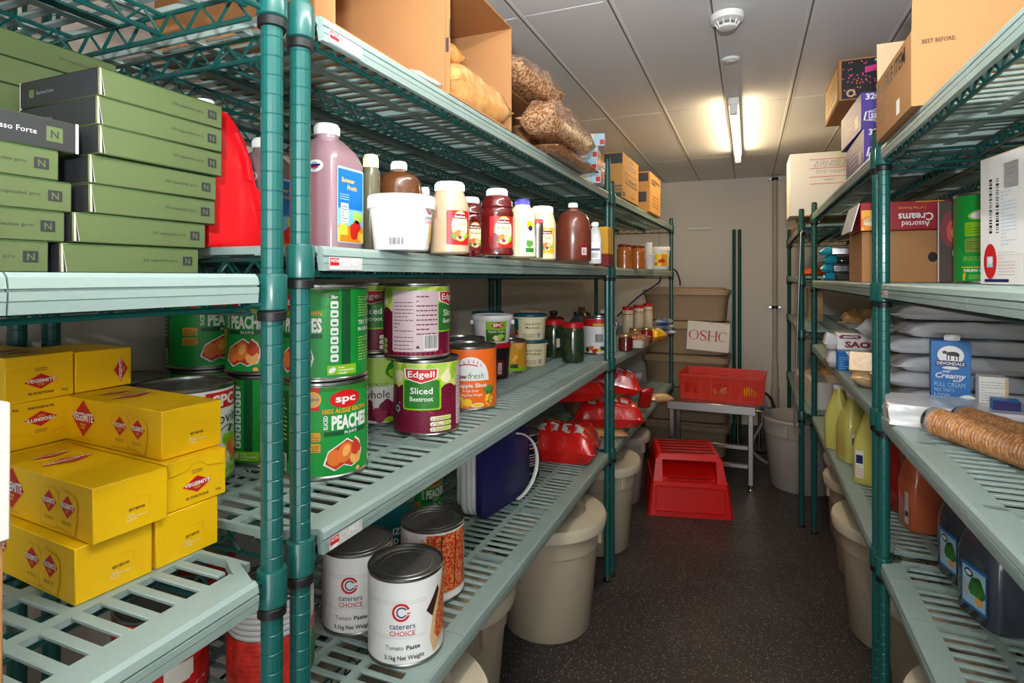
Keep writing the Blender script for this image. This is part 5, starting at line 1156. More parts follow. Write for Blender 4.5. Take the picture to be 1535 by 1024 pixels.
def pr(b, F): S = F('y-'); rect(b, S, -.05, -.113, .05, .113, 'ink_dkbrown', 1); ell(b, S, -.022, .035, .025, .05, 'ink_darkred', 2); ell(b, S, -.016, .03, .016, .032, 'ink_peachred', 3); ell(b, S, -.012, .025, .009, .018, 'ink_peachlight', 4); rect(b, S, -.052, -.114, -.049, .114, 'ink_silver', 2); blob(b, S, -.012, -.03, .006, .014, 'ink_cream', 4, 3)
box_parts(o, .105, .10, .232, 'ink_dkbrown', pr)
p = at(1487, 1.455, ZR2); o = thing('drink_tin', 'tall green drink powder tin beside the white parcel', 'tin', (p.x, p.y, ZR2), toward(p, 2))
def pr(b, S):
    for k, (u, v) in enumerate(((-.060, .118), (-.060, .078), (-.012, .118), (-.012, .078))): rrect(b, S, u, v, u+.042, v+.036, .004, 'ink_lime' if k % 3 != 2 else 'ink_green', 1); rrect(b, S, u, v, u+.042, v+.036, .004, 'ink_palegreen', 1) if k == 1 else None; lines(b, S, u+.004, v+.008, u+.036, v+.032, 4, 'ink_darkgreen', 3, k, .2)
    ell(b, S, -.016, .172, .036, .013, 'ink_palegreen', 1, rot=.1); ell(b, S, -.014, .172, .031, .010, 'ink_white', 2, rot=.1); lines(b, S, -.064, .058, .0, .070, 3, 'ink_palegreen', 1, 9, .3)
    rect(b, S, -.07, .040, .07, .042, 'ink_yellow', 1); text(b, S, 'FUELING CRICKET', -.028, .030, .006, 'ink_white', w=.07, bold=.04); lines(b, S, -.05, .012, -.02, .024, 3, 'ink_palegreen', 1, 4, .3); blob(b, S, -.062, .018, .004, .010, 'ink_gold', 1, 2)
b = MB(); b.lathe([(.077, 0), (.079, .001), (.079, .004), (.0775, .006), (.0775, .222), (.079, .224), (.079, .228), (.0765, .229)], 'can_metal', 40); b.build('tin_body', o)
b = MB(); S = Cyl(.0782); b.lathe([(.0781, .006), (.0781, .222)], 'ink_green', 56, cap0=False, cap1=False); pr(b, S); b.build('paper_label', o)
o = thing('mail_parcel', 'white posted parcel with courier labels and a red round sticker', 'parcel', (.452, 1.492, ZR2), R(9))
def pr(b, F):
    S = F('x-'); lo = -.17; rect(b, S, -.085, .05, -.040, .10, 'ink_silver', 1)
    rect(b, S, -.135, -.08, .02, .12, 'ink_white', 1)
    for k, u in enumerate((-.135, -.112)): barcode(b, S, u, -.035, u+.010, .075, layer=3, seed=k, vert=True)
    lines(b, S, -.095, -.06, -.045, .05, 16, 'ink_lightblue', 2, 3, .25); lines(b, S, -.09, .055, -.04, .10, 8, 'ink_silver', 2, 4, .3); ell(b, S, -.132, -.092, .0225, .036, 'ink_red', 3, 28); rect(b, S, -.143, -.104, -.122, -.082, 'ink_lightblue', 4); ell(b, S, -.130, -.09, .008, .008, 'ink_white', 5); rect(b, S, -.152, -.134, -.07, -.128, 'ink_navy', 2); lines(b, S, -.105, -.12, -.05, -.07, 8, 'ink_pink', 2, 6, .25)
b = MB(); b.cbox(0, .30, -.34, 0, 0, .262, 'carton_white', .002); pr(b, lambda s: Flat((0, -.17, .14), (0, -1, 0), (0, 0, 1))) ; 
b.build('carton_body', o)
flap(o, 'flap', [(0, -.34, .262), (0, -.001, .262), (.15, -.001, .292), (.15, -.34, .292)], 'cardboard_light')
o = thing('brown_carton', 'brown carton cut by the right photo edge before the white parcel', 'carton', (.46, 1.00, ZR2), R(9)); b = MB(); b.cbox(0, .3, -.2, .14, 0, .21, 'cardboard', .002); b.build('carton_body', o)
# the crinkled teal and black packs
def teabox(o):
    bag_ = MB(); bag_.cbox(-.07, .07, -.055, .055, 0, .034, 'wrap_black', .004); S = face(.14, .11, .034, 'y-'); rect(bag_, S, .0, .002, .03, .012, 'ink_red', 1); bag_.build('pack_body', o)
    q = MB(); bag(q, .075, .115, .040, 'wrap_teal', 7, 8, 8, lump=.3); e = q.build('teal_end', o, 70); e.location = (-.085, 0, 0)
for k, (dx, dr) in enumerate(((.0, 3), (-.004, -4), (.004, 6), (-.008, -6))):
    inst('teabox', 'foil_packet', teabox, 'black packet with crinkled teal end, %s of the four-packet pile' % ('bottom', 'second', 'third', 'top')[k], 'packet', (.445+dx, 3.12+dx, ZR2 + .0405*k), R(dr), 'teal and black packets')
# third right shelf
for k in range(6):
    bag_thing('foil_pouch', 'long silver foil pouch, %s of the stack behind the milk carton' % ('lowest', 'second up', 'third up', 'fourth up', 'fifth up', 'topmost')[k], 'pouch', (.570 + (.02, -.018, .004, -.020, .02, .005)[k], 1.955 + (.0, .01, -.01, .008, .0, .012)[k], ZR3 + .0472*k), R((2, -3, 1, -2, 3, 0)[k]), .42, .18, .0425, 'foil_silver', 60+k, lump=.10, group='stacked foil pouches', seal=.12, p=6)
p = at(1421, 1.47, ZR3); o = thing('milk_carton', 'blue long-life full cream milk carton with white cap', 'carton', (p.x+.004, p.y, ZR3), R(-12))
def pr(b, F):
    S = F('y-'); w_ = .041; rect(b, S, -w_+.001, -.095, w_-.001, .095, 'ink_blue', 0)
    ell(b, S, .0, .060, .027, .024, 'ink_white', 1, 28); rect(b, S, -.028, .030, .028, .045, 'ink_blue', 2); ell(b, S, .004, .064, .013, .0055, 'ink_black', 2); ell(b, S, -.012, .067, .005, .004, 'ink_black', 2); ell(b, S, .014, .061, .004, .004, 'ink_black', 2)
    for u in (-.008, -.002, .008, .014): rect(b, S, u, .048, u+.0022, .062, 'ink_navy', 3)
    put(b, S, [[(-.032, .033), (.032, .033), (.029, .046), (-.029, .046)]], 'ink_navy', 3); text(b, S, 'DEVONDALE', 0, .0355, .0075, 'ink_white', w=.056, bold=.02, layer=4); ell(b, S, 0, .028, .017, .004, 'ink_white', 3)
    text(b, S, 'our', -.008, .016, .008, 'ink_white', shear=.25, bold=.01, layer=3); text(b, S, 'Creamy', 0, .002, .013, 'ink_white', w=.062, bold=.02, layer=3, shear=.25); text(b, S, 'and', .012, -.006, .007, 'ink_white', shear=.25, layer=3, bold=.01)
    for t, v, h, ww in (('FULL CREAM', -.020, .011, .062), ("MILK THAT'S", -.033, .009, .040), ('100%', -.050, .013, .034), ('PURE', -.067, .013, .036)): text(b, S, t, -w_+.008, v, h, 'ink_lightblue', 'l', w=ww, bold=-.005, layer=3)
    ell(b, S, .028, -.055, .024, .016, 'ink_white', 2, rot=.5); ell(b, S, .032, -.068, .026, .012, 'ink_sky', 3, rot=.4)
    S = F('x-'); rect(b, S, -.034, -.09, .0, .09, 'ink_sky', 1); rect(b, S, -.02, -.05, .02, .03, 'ink_lightblue', 2)
box_parts(o, .082, .06, .192, 'ink_blue', pr); cap_mesh(o, .016, .015, .192, 'plastic_white', .004, -.008)
def crumple(b, lx, ly, lz, m, amp=.006, seed=1, n=16):
    # rounded box made of a subdivided cube pushed about by noise
    vs = {}; out = []; fs = []
    def vert(p):
        k = tuple(round(c, 5) for c in p)
        if k not in vs:
            q = Vector((p[0]*lx/2, p[1]*ly/2, p[2]*lz/2)); e = sum(1 for c in p if abs(c) > .999); q *= (1, 1, .985, .96)[e]
            nn = noise.noise(q*38 + Vector((seed*5, 0, 0))) + .6*noise.noise(q*90 + Vector((0, seed*3, 0))); d = q.normalized()
            q += d*amp*nn; q.z = max(q.z, -lz/2); vs[k] = len(out); out.append((q.x, q.y, q.z + lz/2))
        return vs[k]
    for ax in range(3):
        for sg in (-1, 1):
            for i in range(n):
                for j in range(n):
                    def P(u, v):
                        c = [0, 0, 0]; c[ax] = sg; c[(ax+1) % 3] = -1+2*u/n; c[(ax+2) % 3] = -1+2*v/n; return c
                    f = [vert(P(i, j)), vert(P(i+1, j)), vert(P(i+1, j+1)), vert(P(i, j+1))]; fs.append(tuple(f if sg > 0 else f[::-1]))
    b.add(out, fs, m)
o = thing('wrapped_slab', 'flat white wrapped slab at the right shelf edge behind the wafer rolls', 'packet', (.462, 1.672, ZR3), R(-6)); b = MB(); crumple(b, .29, .17, .052, 'foil_white', .007, 4); b.build('wrapper', o, 30)
def rolls(o):
    b = MB(); r = .029; pr_ = [(.004, 0)]; n = 34; L_ = .30
    for i in range(n):
        z = .004 + L_*i/n; k = 1 + .025*math.sin(i*1.7)
        pr_ += [(r*.90*k, z), (r*1.03*k, z + L_/n*.72), (r*.93*k, z + L_/n*.96)]
    pr_.append((.004, L_+.006)); b.M = Matrix.Rotation(R(90), 4, 'X') @ Matrix.Translation((0, .0335, 0)); b.lathe(pr_, 'waffle', 26); b.build('wafers', o, 30)
    b = MB(); b.M = Matrix.Rotation(R(90), 4, 'X') @ Matrix.Translation((0, .0335, -.006)); rr_ = [(.003, -.012)]
    for i in range(15):
        z = L_*i/14; rr_.append((.0312 + .0009*math.sin(i*2.9), z))
    b.lathe(rr_ + [(.004, L_+.02)], 'film', 24); b.build('film_sleeve', o, 70)
mat('film', (240, 238, 236), .1, trans=1.0, bump=.5, bscale=40, ior=1.03)
p = at(1396, 1.235, 0); inst('roll', 'wafer_roll', rolls, 'film-wrapped stack of round wafers nearest the shelf front', 'wafers', (.385, 1.530, ZR3), R(22), 'wafer rolls')
inst('roll', 'wafer_roll', rolls, 'film-wrapped stack of round wafers lying behind the front one', 'wafers', (.448, 1.572, ZR3), R(20), 'wafer rolls')
p = at(1482, 1.36, ZR3); o = thing('leaflet_box', 'small white box covered in fine print right of the milk carton', 'box', (p.x+.015, p.y+.03, ZR3+.005), R(-8)); box_parts(o, .055, .05, .115, 'carton_white', lambda b, F: (lines(b, F('y-'), -.024, -.05, .024, .05, 16, 'ink_grey', 1, 4, .22), rect(b, F('y-'), .021, -.055, .027, .055, 'ink_tan', 1)))
o.location.z = ZR3
p = at(1515, 1.30, ZR3); o = thing('blue_box', 'small deep blue packet against the white card box', 'box', (p.x-.01, p.y, ZR3), R(-10)); box_parts(o, .05, .04, .075, 'ink_blue', lambda b, F: (rect(b, F('y-'), -.024, .01, .024, .036, 'ink_navy', 1), ell(b, F('y-'), .0, -.014, .016, .016, 'ink_sky', 1)))
o = thing('card_box', 'open white card box with raised lid at the right photo edge', 'box', (.635, 1.30, ZR3), R(-20)); b = MB(); b.cbox(-.02, .16, -.2, .10, 0, .075, 'carton_white', .002); S = Flat((-.0201, -.05, .04), (0, -1, 0), (0, 0, 1)); rect(b, S, -.03, -.03, .02, .01, 'ink_navy', 1); rect(b, S, -.026, -.026, .016, .006, 'ink_white', 2); b.build('box_body', o)
flap(o, 'flap', [(-.02, -.2, .075), (-.02, .10, .075), (-.055, .10, .085), (-.055, -.2, .085)], 'cardboard'); flap(o, 'flap', [(-.02, .10, .075), (.16, .10, .075), (.16, .16, .205), (-.05, .16, .205)], 'carton_white')
# crackers
def sao(o):
    def pr(b, F):
        S = F('y-'); poly(b, S, [(-.092, .018), (-.081, .027), (-.021, .027), (-.014, .020), (-.024, .012), (-.086, .012)], 'ink_darkred', 1); text(b, S, "ARNOTT'S", -.052, .0155, .007, 'ink_white', w=.05, bold=.03); text(b, S, 'SAO', -.028, -.020, .021, 'ink_darkred', w=.085, bold=.05)
        rect(b, S, .075, -.03, .10, -.01, 'ink_purple', 1)
    box_parts(o, .20, .13, .068, 'foil_white', pr, 'pack_body', .006)
    q = MB(); bag(q, .05, .135, .068, 'foil_silver', 3, 8, 10, lump=.25); e = q.build('foil_end', o, 70); e.location = (-.115, 0, 0)
inst('sao', 'cracker_pack', sao, 'white cracker pack with red lettering, upper of two', 'packet', (.418, 2.60, ZR3+.0695), R(-2), 'white cracker packs')
inst('sao', 'cracker_pack', sao, 'white cracker pack underneath its twin, blue side panel', 'packet', (.425, 2.60, ZR3), R(2), 'white cracker packs')
o = thing('blue_packet', 'blue packet on end in front of the white cracker packs', 'packet', (.338, 2.50, ZR3), R(5)); box_parts(o, .05, .03, .072, 'ink_blue', lambda b, F: (lines(b, F('y-'), -.02, -.03, .02, .02, 6, 'ink_lightblue', 1, 3, .2), poly(b, F('y-'), [(.0, .036), (.025, .036), (.025, .0)], 'ink_white', 1)))
bag_thing('cracker_bag', 'open clear bag of square crackers hanging over the shelf front', 'bag', (.405, 2.195, ZR3), R(84), .25, .19, .10, 'wrap_biscuit', 73, lump=.2)
o = thing('cracker_bundle', 'pale square crackers standing inside the clear bag', 'crackers', (.335, 2.052, ZR3+.062), R(-12)); o.rotation_euler = (R(-16), 0, R(-12))
for k in range(5): b = MB(); b.cbox(-.045, .045, -.004+k*.009, .003+k*.009, 0, .06, 'wrap_biscuit', .002); b.build('cracker', o)
bag_thing('foil_bundle', 'crumpled clear foil bundle behind the double post', 'packet', (.45, 2.42, ZR3+.139), R(40), .14, .11, .07, 'foil_silver', 74, lump=.35)
o = thing('dark_crate', 'black crate in shade above the cracker packs', 'crate', (.66, 2.75, ZR3), 0); box_parts(o, .22, .40, .20, 'black_plastic')
# far unit odds and ends
ZF = [.6315, 1.0815, 1.3735, 1.6565]
o = thing('meat_tray', 'white foam tray with dark contents and film at the back of the far right shelf', 'tray', (.60, 3.72, ZF[1]), R(5)); b = MB(); b.loft([(0, .10, .07, 5, 0, 0), (.025, .125, .09, 5, 0, 0), (.027, .13, .095, 5, 0, 0), (.02, .11, .08, 5, 0, 0)], 'plastic_white', 28); b.build('tray_body', o); b = MB(); bag(b, .22, .15, .09, 'wrap_biscuit', 9, lump=.3); e = b.build('contents', o, 70); e.location = (0, 0, .021)
o = thing('knife_block', 'slim beige box standing on the far right shelf behind the thin rod', 'box', (.40, 4.2, ZF[1]), 0); box_parts(o, .08, .14, .19, 'cardboard_light'); b = MB(); b.box(-.045, .045, -.075, .075, .19, .215, 'cardboard_orange'); b.build('lid', o)
bag_thing('orange_bag', 'orange net-like packet on the far right second shelf', 'packet', (.40, 4.35, ZF[2]), R(85), .34, .14, .05, 'wrap_yellow', 76, lump=.3).children[0].data.materials[0] = G('ink_orange')
o = thing('loaf_tray', 'white cardboard tray with bread wrapped in film on the lowest far shelf', 'tray', (.44, 4.15, ZF[0]), 0); b = MB()
for bx in ((-.15, .15, -.2, .2, 0, .004), (-.15, -.146, -.2, .2, 0, .11), (.146, .15, -.2, .2, 0, .11), (-.146, .146, -.2, -.196, 0, .11), (-.146, .146, .196, .2, 0, .11)): b.box(*bx, 'carton_white')
S = Flat((0, -.2, .055), (1, 0, 0), (0, 0, 1)); rect(b, S, -.06, .0, -.02, .03, 'ink_lightblue', 1); rect(b, S, .0, .0, .06, .03, 'ink_navy', 1); rrect(b, S, -.12, -.03, -.06, -.01, .004, 'ink_grey', 1); b.build('tray_body', o)
b = MB(); bag(b, .27, .36, .15, 'wrap_biscuit', 12, lump=.16); e = b.build('wrapped_bread', o, 70); e.location = (0, 0, .005)
o = thing('white_carton', 'white carton with sagging bag in it, low on the far right shelf', 'carton', (.46, 3.72, ZF[0]), R(3)); box_parts(o, .28, .30, .15, 'carton_white', lambda b, F: (rect(b, F('y-'), -.05, -.05, .05, .0, 'ink_lightblue', 1), lines(b, F('x-'), -.1, -.05, .08, .02, 4, 'ink_grey', 1, 3, .2)))
bag_thing('tissue_bag', 'pale grey plastic bag drooping from the white carton', 'bag', (.455, 3.25, ZR4), R(78), .24, .17, .19, 'wrap_clear', 77, lump=.3)
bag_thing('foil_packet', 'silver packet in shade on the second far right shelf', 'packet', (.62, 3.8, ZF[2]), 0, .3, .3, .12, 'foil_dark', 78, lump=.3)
# jugs on the low right shelf
def jug(m, hh=.27, w_=.060, capm='plastic_white', label=None):
    def f(o):
        b = MB(); s = hh/.27
        secs = [(0, w_*.90, w_*.76, 4.5, 0, 0), (.006*s, w_*.98, w_*.84, 5, 0, 0), (.125*s, w_*.98, w_*.84, 5, 0, 0), (.150*s, w_*.93, w_*.80, 4, 0, 0), (.185*s, w_*.70, w_*.62, 3, -w_*.10, 0), (.215*s, w_*.46, w_*.44, 2.4, -w_*.16, 0), (.238*s, w_*.33, w_*.33, 2, -w_*.18, 0), (.248*s, w_*.30, w_*.30, 2, -w_*.18, 0)]
        b.loft(secs, m, 36); b.build('bottle_body', o, 50)
        b = MB(); b.tube([(w_*.86, 0, .10*s), (w_*1.02, 0, .125*s), (w_*1.02, 0, .165*s), (w_*.82, 0, .205*s), (w_*.4, 0, .232*s), (w_*.1, 0, .236*s)], w_*.20, m, 12); b.build('handle', o, 50)
        cap_mesh(o, w_*.34, .018, .2465*s, capm, -w_*.18, 0)
        if label: b = MB(); label(b, w_); b.build('bottle_label', o)
    return f
def ylab(b, w_): S = Flat((0, -w_*.84-.0006, .075), (1, 0, 0), (0, 0, 1)); rect(b, S, -.045, -.05, -.02, .045, 'ink_offwhite', 1); rect(b, S, -.043, .0, -.022, .03, 'ink_navy', 2); lines(b, S, -.043, -.045, -.022, -.005, 5, 'ink_red', 2, 4, .3)
jy = jug('juice_yellow', .28, .062, label=ylab)
for k, (px, d, rz, l) in enumerate(((1259, 2.46, 70, 'yellow drink jug farthest along the low right shelf'), (1283, 2.28, 20, 'yellow drink jug second from the far end, label edge showing'), (1311, 2.03, -25, 'yellow drink jug nearest the double post on its far side'), (1346, 2.17, 40, 'yellow drink jug just right of the double post'), (1322, 2.36, 10, 'yellow drink jug behind the others by the double post'))):
    p = at(px, d, ZR4); inst('jy', 'drink_jug', jy, l, 'jug', (p.x, p.y, ZR4), R(rz), 'yellow drink jugs')
def olab(b, w_): S = Flat((-w_*.98-.0006, 0, .06), (0, -1, 0), (0, 0, 1)); rect(b, S, .012, -.04, .034, .05, 'ink_offwhite', 1); rect(b, S, .014, -.02, .032, -.005, 'ink_navy', 2); lines(b, S, .014, .0, .032, .045, 5, 'ink_pink', 2, 4, .3)
p = at(1391, 1.63, ZR4); inst('jo', 'drink_jug', jug('juice_orange', .285, .056, label=olab), 'orange drink jug at the end of the low right shelf', 'jug', (p.x, p.y+.04, ZR4), R(12))
jr = jug('juice_red', .28, .056, 'black_plastic')
p = at(1359, 1.80, ZR4); inst('jr', 'drink_jug', jr, 'dark red drink jug behind the orange one, left side showing', 'jug', (p.x, p.y, ZR4), R(30), 'dark red drink jugs')
p = at(1440, 1.80, ZR4); inst('jr', 'drink_jug', jr, 'dark red drink jug in shade between orange and black jugs', 'jug', (p.x, p.y, ZR4), R(70), 'dark red drink jugs')
def dlab(b, w_):
    S = Flat((-w_*.98-.0006, 0, .072), (0, -1, 0), (0, 0, 1)); rect(b, S, -.030, -.046, .044, .046, 'ink_blue', 1); rect(b, S, -.026, -.040, .040, .038, 'ink_lightblue', 2)
    blob(b, S, .016, .002, .020, .026, 'leafy_print', 3, 3); blob(b, S, .022, -.024, .010, .010, 'ink_peachlight', 4, 4); ell(b, S, -.008, .026, .013, .009, 'ink_navy', 3); ell(b, S, -.008, .026, .009, .005, 'ink_white', 4); text(b, S, 'Cottee', -.008, .0235, .004, 'ink_red', w=.016, layer=5) if False else None; blob(b, S, -.018, -.01, .007, .02, 'ink_silver', 3, 9)
jd = jug('juice_dark', .29, .078, 'black_plastic', dlab)
inst('jd', 'drink_jug', jd, 'big blue-black drink jug nearest the camera, fruit label', 'jug', (.515, 1.530, ZR4), R(18), 'blue-black drink jugs')
inst('jd', 'drink_jug', jd, 'big blue-black drink jug behind its twin, fruit label', 'jug', (.520, 1.700, ZR4), R(12), 'blue-black drink jugs')
# ------------------------------------------------------------------ bins on the floor
def bin_(r0, r1, h, m, lid=None):
    def f(o):
        b = MB(); b.lathe([(r0*.97, 0), (r0, .006), (r0+(r1-r0)*.76, h*.76), (r0+(r1-r0)*.78+.006, h*.77), (r1, h-.02), (r1+.012, h-.018), (r1+.014, h-.006), (r1+.010, h), (r1-.004, h), (r1-.008, h-.01), (r0-.006, .02), (.002, .018)], m, 56, cap1=False); b.build('bin_body', o)
        for s in range(4): a = R(45+90*s); b = MB(); b.M = Matrix.Rotation(a, 4, 'Z'); b.cbox(r1-.012, r1+.012, -.012, .012, h*.78, h-.02, m, .003); b.build('rib', o)
        if lid:
            b = MB(); b.lathe([(r1+.016, h-.030), (r1+.024, h-.027), (r1+.028, h+.004), (r1+.022, h+.016), (r1*.86, h+.022), (r1*.74, h+.022), (r1*.68, h+.004), (r1*.20, h+.004), (.002, h+.006)], lid, 56, cap0=False, cap1=False); b.build('lid', o)
            b = MB(); b.tube([(-r1*.5, 0, h+.004), (-r1*.3, 0, h+.018), (r1*.3, 0, h+.018), (r1*.5, 0, h+.004)], .012, lid, 8); b.build('lid_grip', o)
    return f
bl = bin_(.172, .208, .425, 'bin_white', 'bin_lid')
for x, y, rz, l in ((-.735, 1.045, 0, 'white lidded bin nearest the camera under the low left shelf'), (-.873, 1.53, 20, 'white lidded bin set back under the low left shelf'), (-.745, 2.165, 50, 'white lidded bin standing out most, before the double green post'), (-.736, 2.89, 10, 'white lidded bin just past the far double green post')):
    inst('bin', 'storage_bin', bl, l, 'bin', (x, y, .0005), R(rz), 'white bins under the left shelves')
for x, y, rz, l in ((.535, 2.555, 15, 'white lidded bin beside the right double post'), (.56, 3.05, 40, 'white lidded bin third from the camera under the right shelves'), (.585, 2.02, 30, 'white lidded bin behind the right double post'), (.545, 1.47, 0, 'white bin lid at the bottom right of the photo')):
    inst('bin', 'storage_bin', bl, l, 'bin', (x, y, .0005), R(rz), 'white bins under the right shelves')
inst('bint', 'storage_bin', bin_(.165, .20, .40, 'bin_grey', 'bin_grey'), 'greyish lidded bin behind the red step stool', 'bin', (-.78, 3.52, .0005), R(30))
inst('bing', 'waste_bin', bin_(.185, .232, .455, 'bin_grey'), 'open grey round bin by the wall pipe', 'bin', (.318, 4.17, .0005), R(20))
o = thing('clear_tub', 'tall translucent tub under the middle right shelf', 'tub', (.52, 3.47, .0005)); b = MB(); b.loft([(0, .10, .10, 6, 0, 0), (.006, .11, .11, 6, 0, 0), (.36, .13, .13, 6, 0, 0), (.365, .14, .14, 6, 0, 0), (.38, .14, .14, 6, 0, 0)], 'tub_grey', 32); b.build('tub_body', o); b = MB(); b.loft([(.3805, .143, .143, 6, 0, 0), (.395, .14, .14, 6, 0, 0)], 'plastic_white', 32); b.build('lid', o)
# ------------------------------------------------------------------ end of the aisle
o = thing('work_table', 'low stainless steel table at the end of the aisle', 'table', (-.232, 4.16, 0)); tx, ty, tz = .275, .225, .54
b = MB(); b.cbox(-tx, tx, -ty, ty, tz-.058, tz, 'steel', .004); b.build('table_top', o)
for sx in (-1, 1):
    for sy in (-1, 1):
        b = MB(); x, y = sx*(tx-.03), sy*(ty-.03); b.cbox(x-.015, x+.015, y-.015, y+.015, .03, tz-.058, 'steel', .003); q = b.build('leg', o)
        b = MB(); b.lathe([(.012, .012), (.012, .03)], 'chrome', 12, x, y); b.lathe([(.026, 0), (.026, .004), (.012, .013)], 'chrome', 16, x, y); b.build('foot', q)
for z in (.135, .255): b = MB(); b.cbox(-tx+.045, tx-.045, -ty+.017, -ty+.043, z, z+.028, 'steel', .003); b.build('rail', o)
for sx in (-1, 1): b = MB(); x = sx*(tx-.03); b.cbox(x-.012, x+.012, -ty+.045, ty-.045, .135, .16, 'steel', .003); b.build('rail', o)
# red crate
o = thing('plastic_crate', 'red ventilated plastic crate on the steel table', 'crate', (-.162, 4.205, .5405), R(-3)); lx, ly, lz = .262, .185, .17; t = .004
def crate_side(name, half, y, slots, rot, parent, m='crate_red'):
    """One wall of the crate with slot openings, built from bars; local x along the wall, leaning out a little."""
    b = MB(); zs = (.045, .115); edges = [-half]
    def bar(x0, x1, z0, z1, off=0): b.box(x0, x1, -t/2+off, t/2+off, z0, z1, m if off == 0 else 'crate_rim')
    bar(-half, half, 0, zs[0]); bar(-half, half, zs[1], lz)
    x = -half
    for c, n in slots:
        w_ = n*.014; a = c - w_/2; bar(x, a, zs[0], zs[1])
        for k in range(n): bar(a + k*.014 + .008, a + (k+1)*.014, zs[0], zs[1])
        x = a + w_
    bar(x, half, zs[0], zs[1])
    for c in (-half*.36, half*.36): bar(c-.036, c-.030, .0, lz-.02, -.003); bar(c+.030, c+.036, .0, lz-.02, -.003)
    bar(-half, half, lz-.014, lz, -.006); bar(-half, half, lz-.004, lz, -.010)
    q = b.build(name, parent); q.rotation_euler = (R(4)*1, 0, rot); return q
b = MB(); b.box(-lx+.012, lx-.012, -ly+.012, ly-.012, 0, .004, 'crate_red'); b.build('base', o)
q = crate_side('side', lx-.006, 0, [(-.185, 6), (.0, 6), (.185, 6)], 0, o); q.location = (0, -ly+.008, 0)
q = crate_side('side', lx-.006, 0, [(-.185, 6), (.0, 6), (.185, 6)], math.pi, o); q.location = (0, ly-.008, 0)
q = crate_side('end', ly-.006, 0, [(0, 8)], R(-90), o); q.location = (-lx+.008, 0, 0)
q = crate_side('end', ly-.006, 0, [(0, 8)], R(90), o); q.location = (lx-.008, 0, 0)
for k, (x, y, r_, m, l) in enumerate(((-.26, 4.17, 20, 'wrap_yellow', 'yellow snack packet lying in the red crate, left'), (-.13, 4.19, -15, 'wrap_biscuit', 'tan snack packet lying in the red crate, middle'), (-.0, 4.18, 35, 'wrap_yellow', 'yellow snack packet lying in the red crate, right'))):
    bag_thing('snack_packet', l, 'packet', (x, y, .5455), R(r_), .11, .07, .07, m, 90+k)
# tan tubs
def tan_tub(o):
    b = MB(); b.loft([(0, .275, .20, 7, 0, 0), (.012, .29, .215, 8, 0, 0), (.17, .305, .23, 8, 0, 0), (.20, .315, .24, 8, 0, 0), (.205, .325, .25, 8, 0, 0), (.235, .325, .25, 8, 0, 0), (.242, .318, .243, 8, 0, 0)], 'tub_tan', 56); b.build('tub_body', o)
    b = MB(); b.loft([(.242, .29, .22, 8, 0, 0), (.252, .285, .215, 8, 0, 0), (.256, .27, .20, 8, 0, 0)], 'tub_tan', 48); b.build('lid', o)
for k in range(5):
    o = inst('tan', 'storage_tub', tan_tub, ('tan storage tub on the floor, lowest under the steel table', 'tan storage tub second from the floor behind the table legs', 'tan storage tub behind the red crate, middle of the stack', 'tan storage tub carrying the white lettered sign', 'tan storage tub on top of the stack by the back wall')[k], 'tub', (-.452 + (.0, .006, .0, -.002, .0)[k], 4.76, .0006 + .2565*k), R((0, 1, -1, .6, -.4)[k]), 'stacked tan tubs')
o = thing('paper_sign', 'white paper sign with red letters taped to a tan tub', 'sign', (-.28, 4.5045, .922), R(0)); o.rotation_euler = (0, R(3.4), 0)
b = MB(); b.box(-.15, .15, -.0012, 0, -.108, .108, 'carton_white'); S = Flat((0, -.0012, 0), (1, 0, 0), (0, 0, 1))
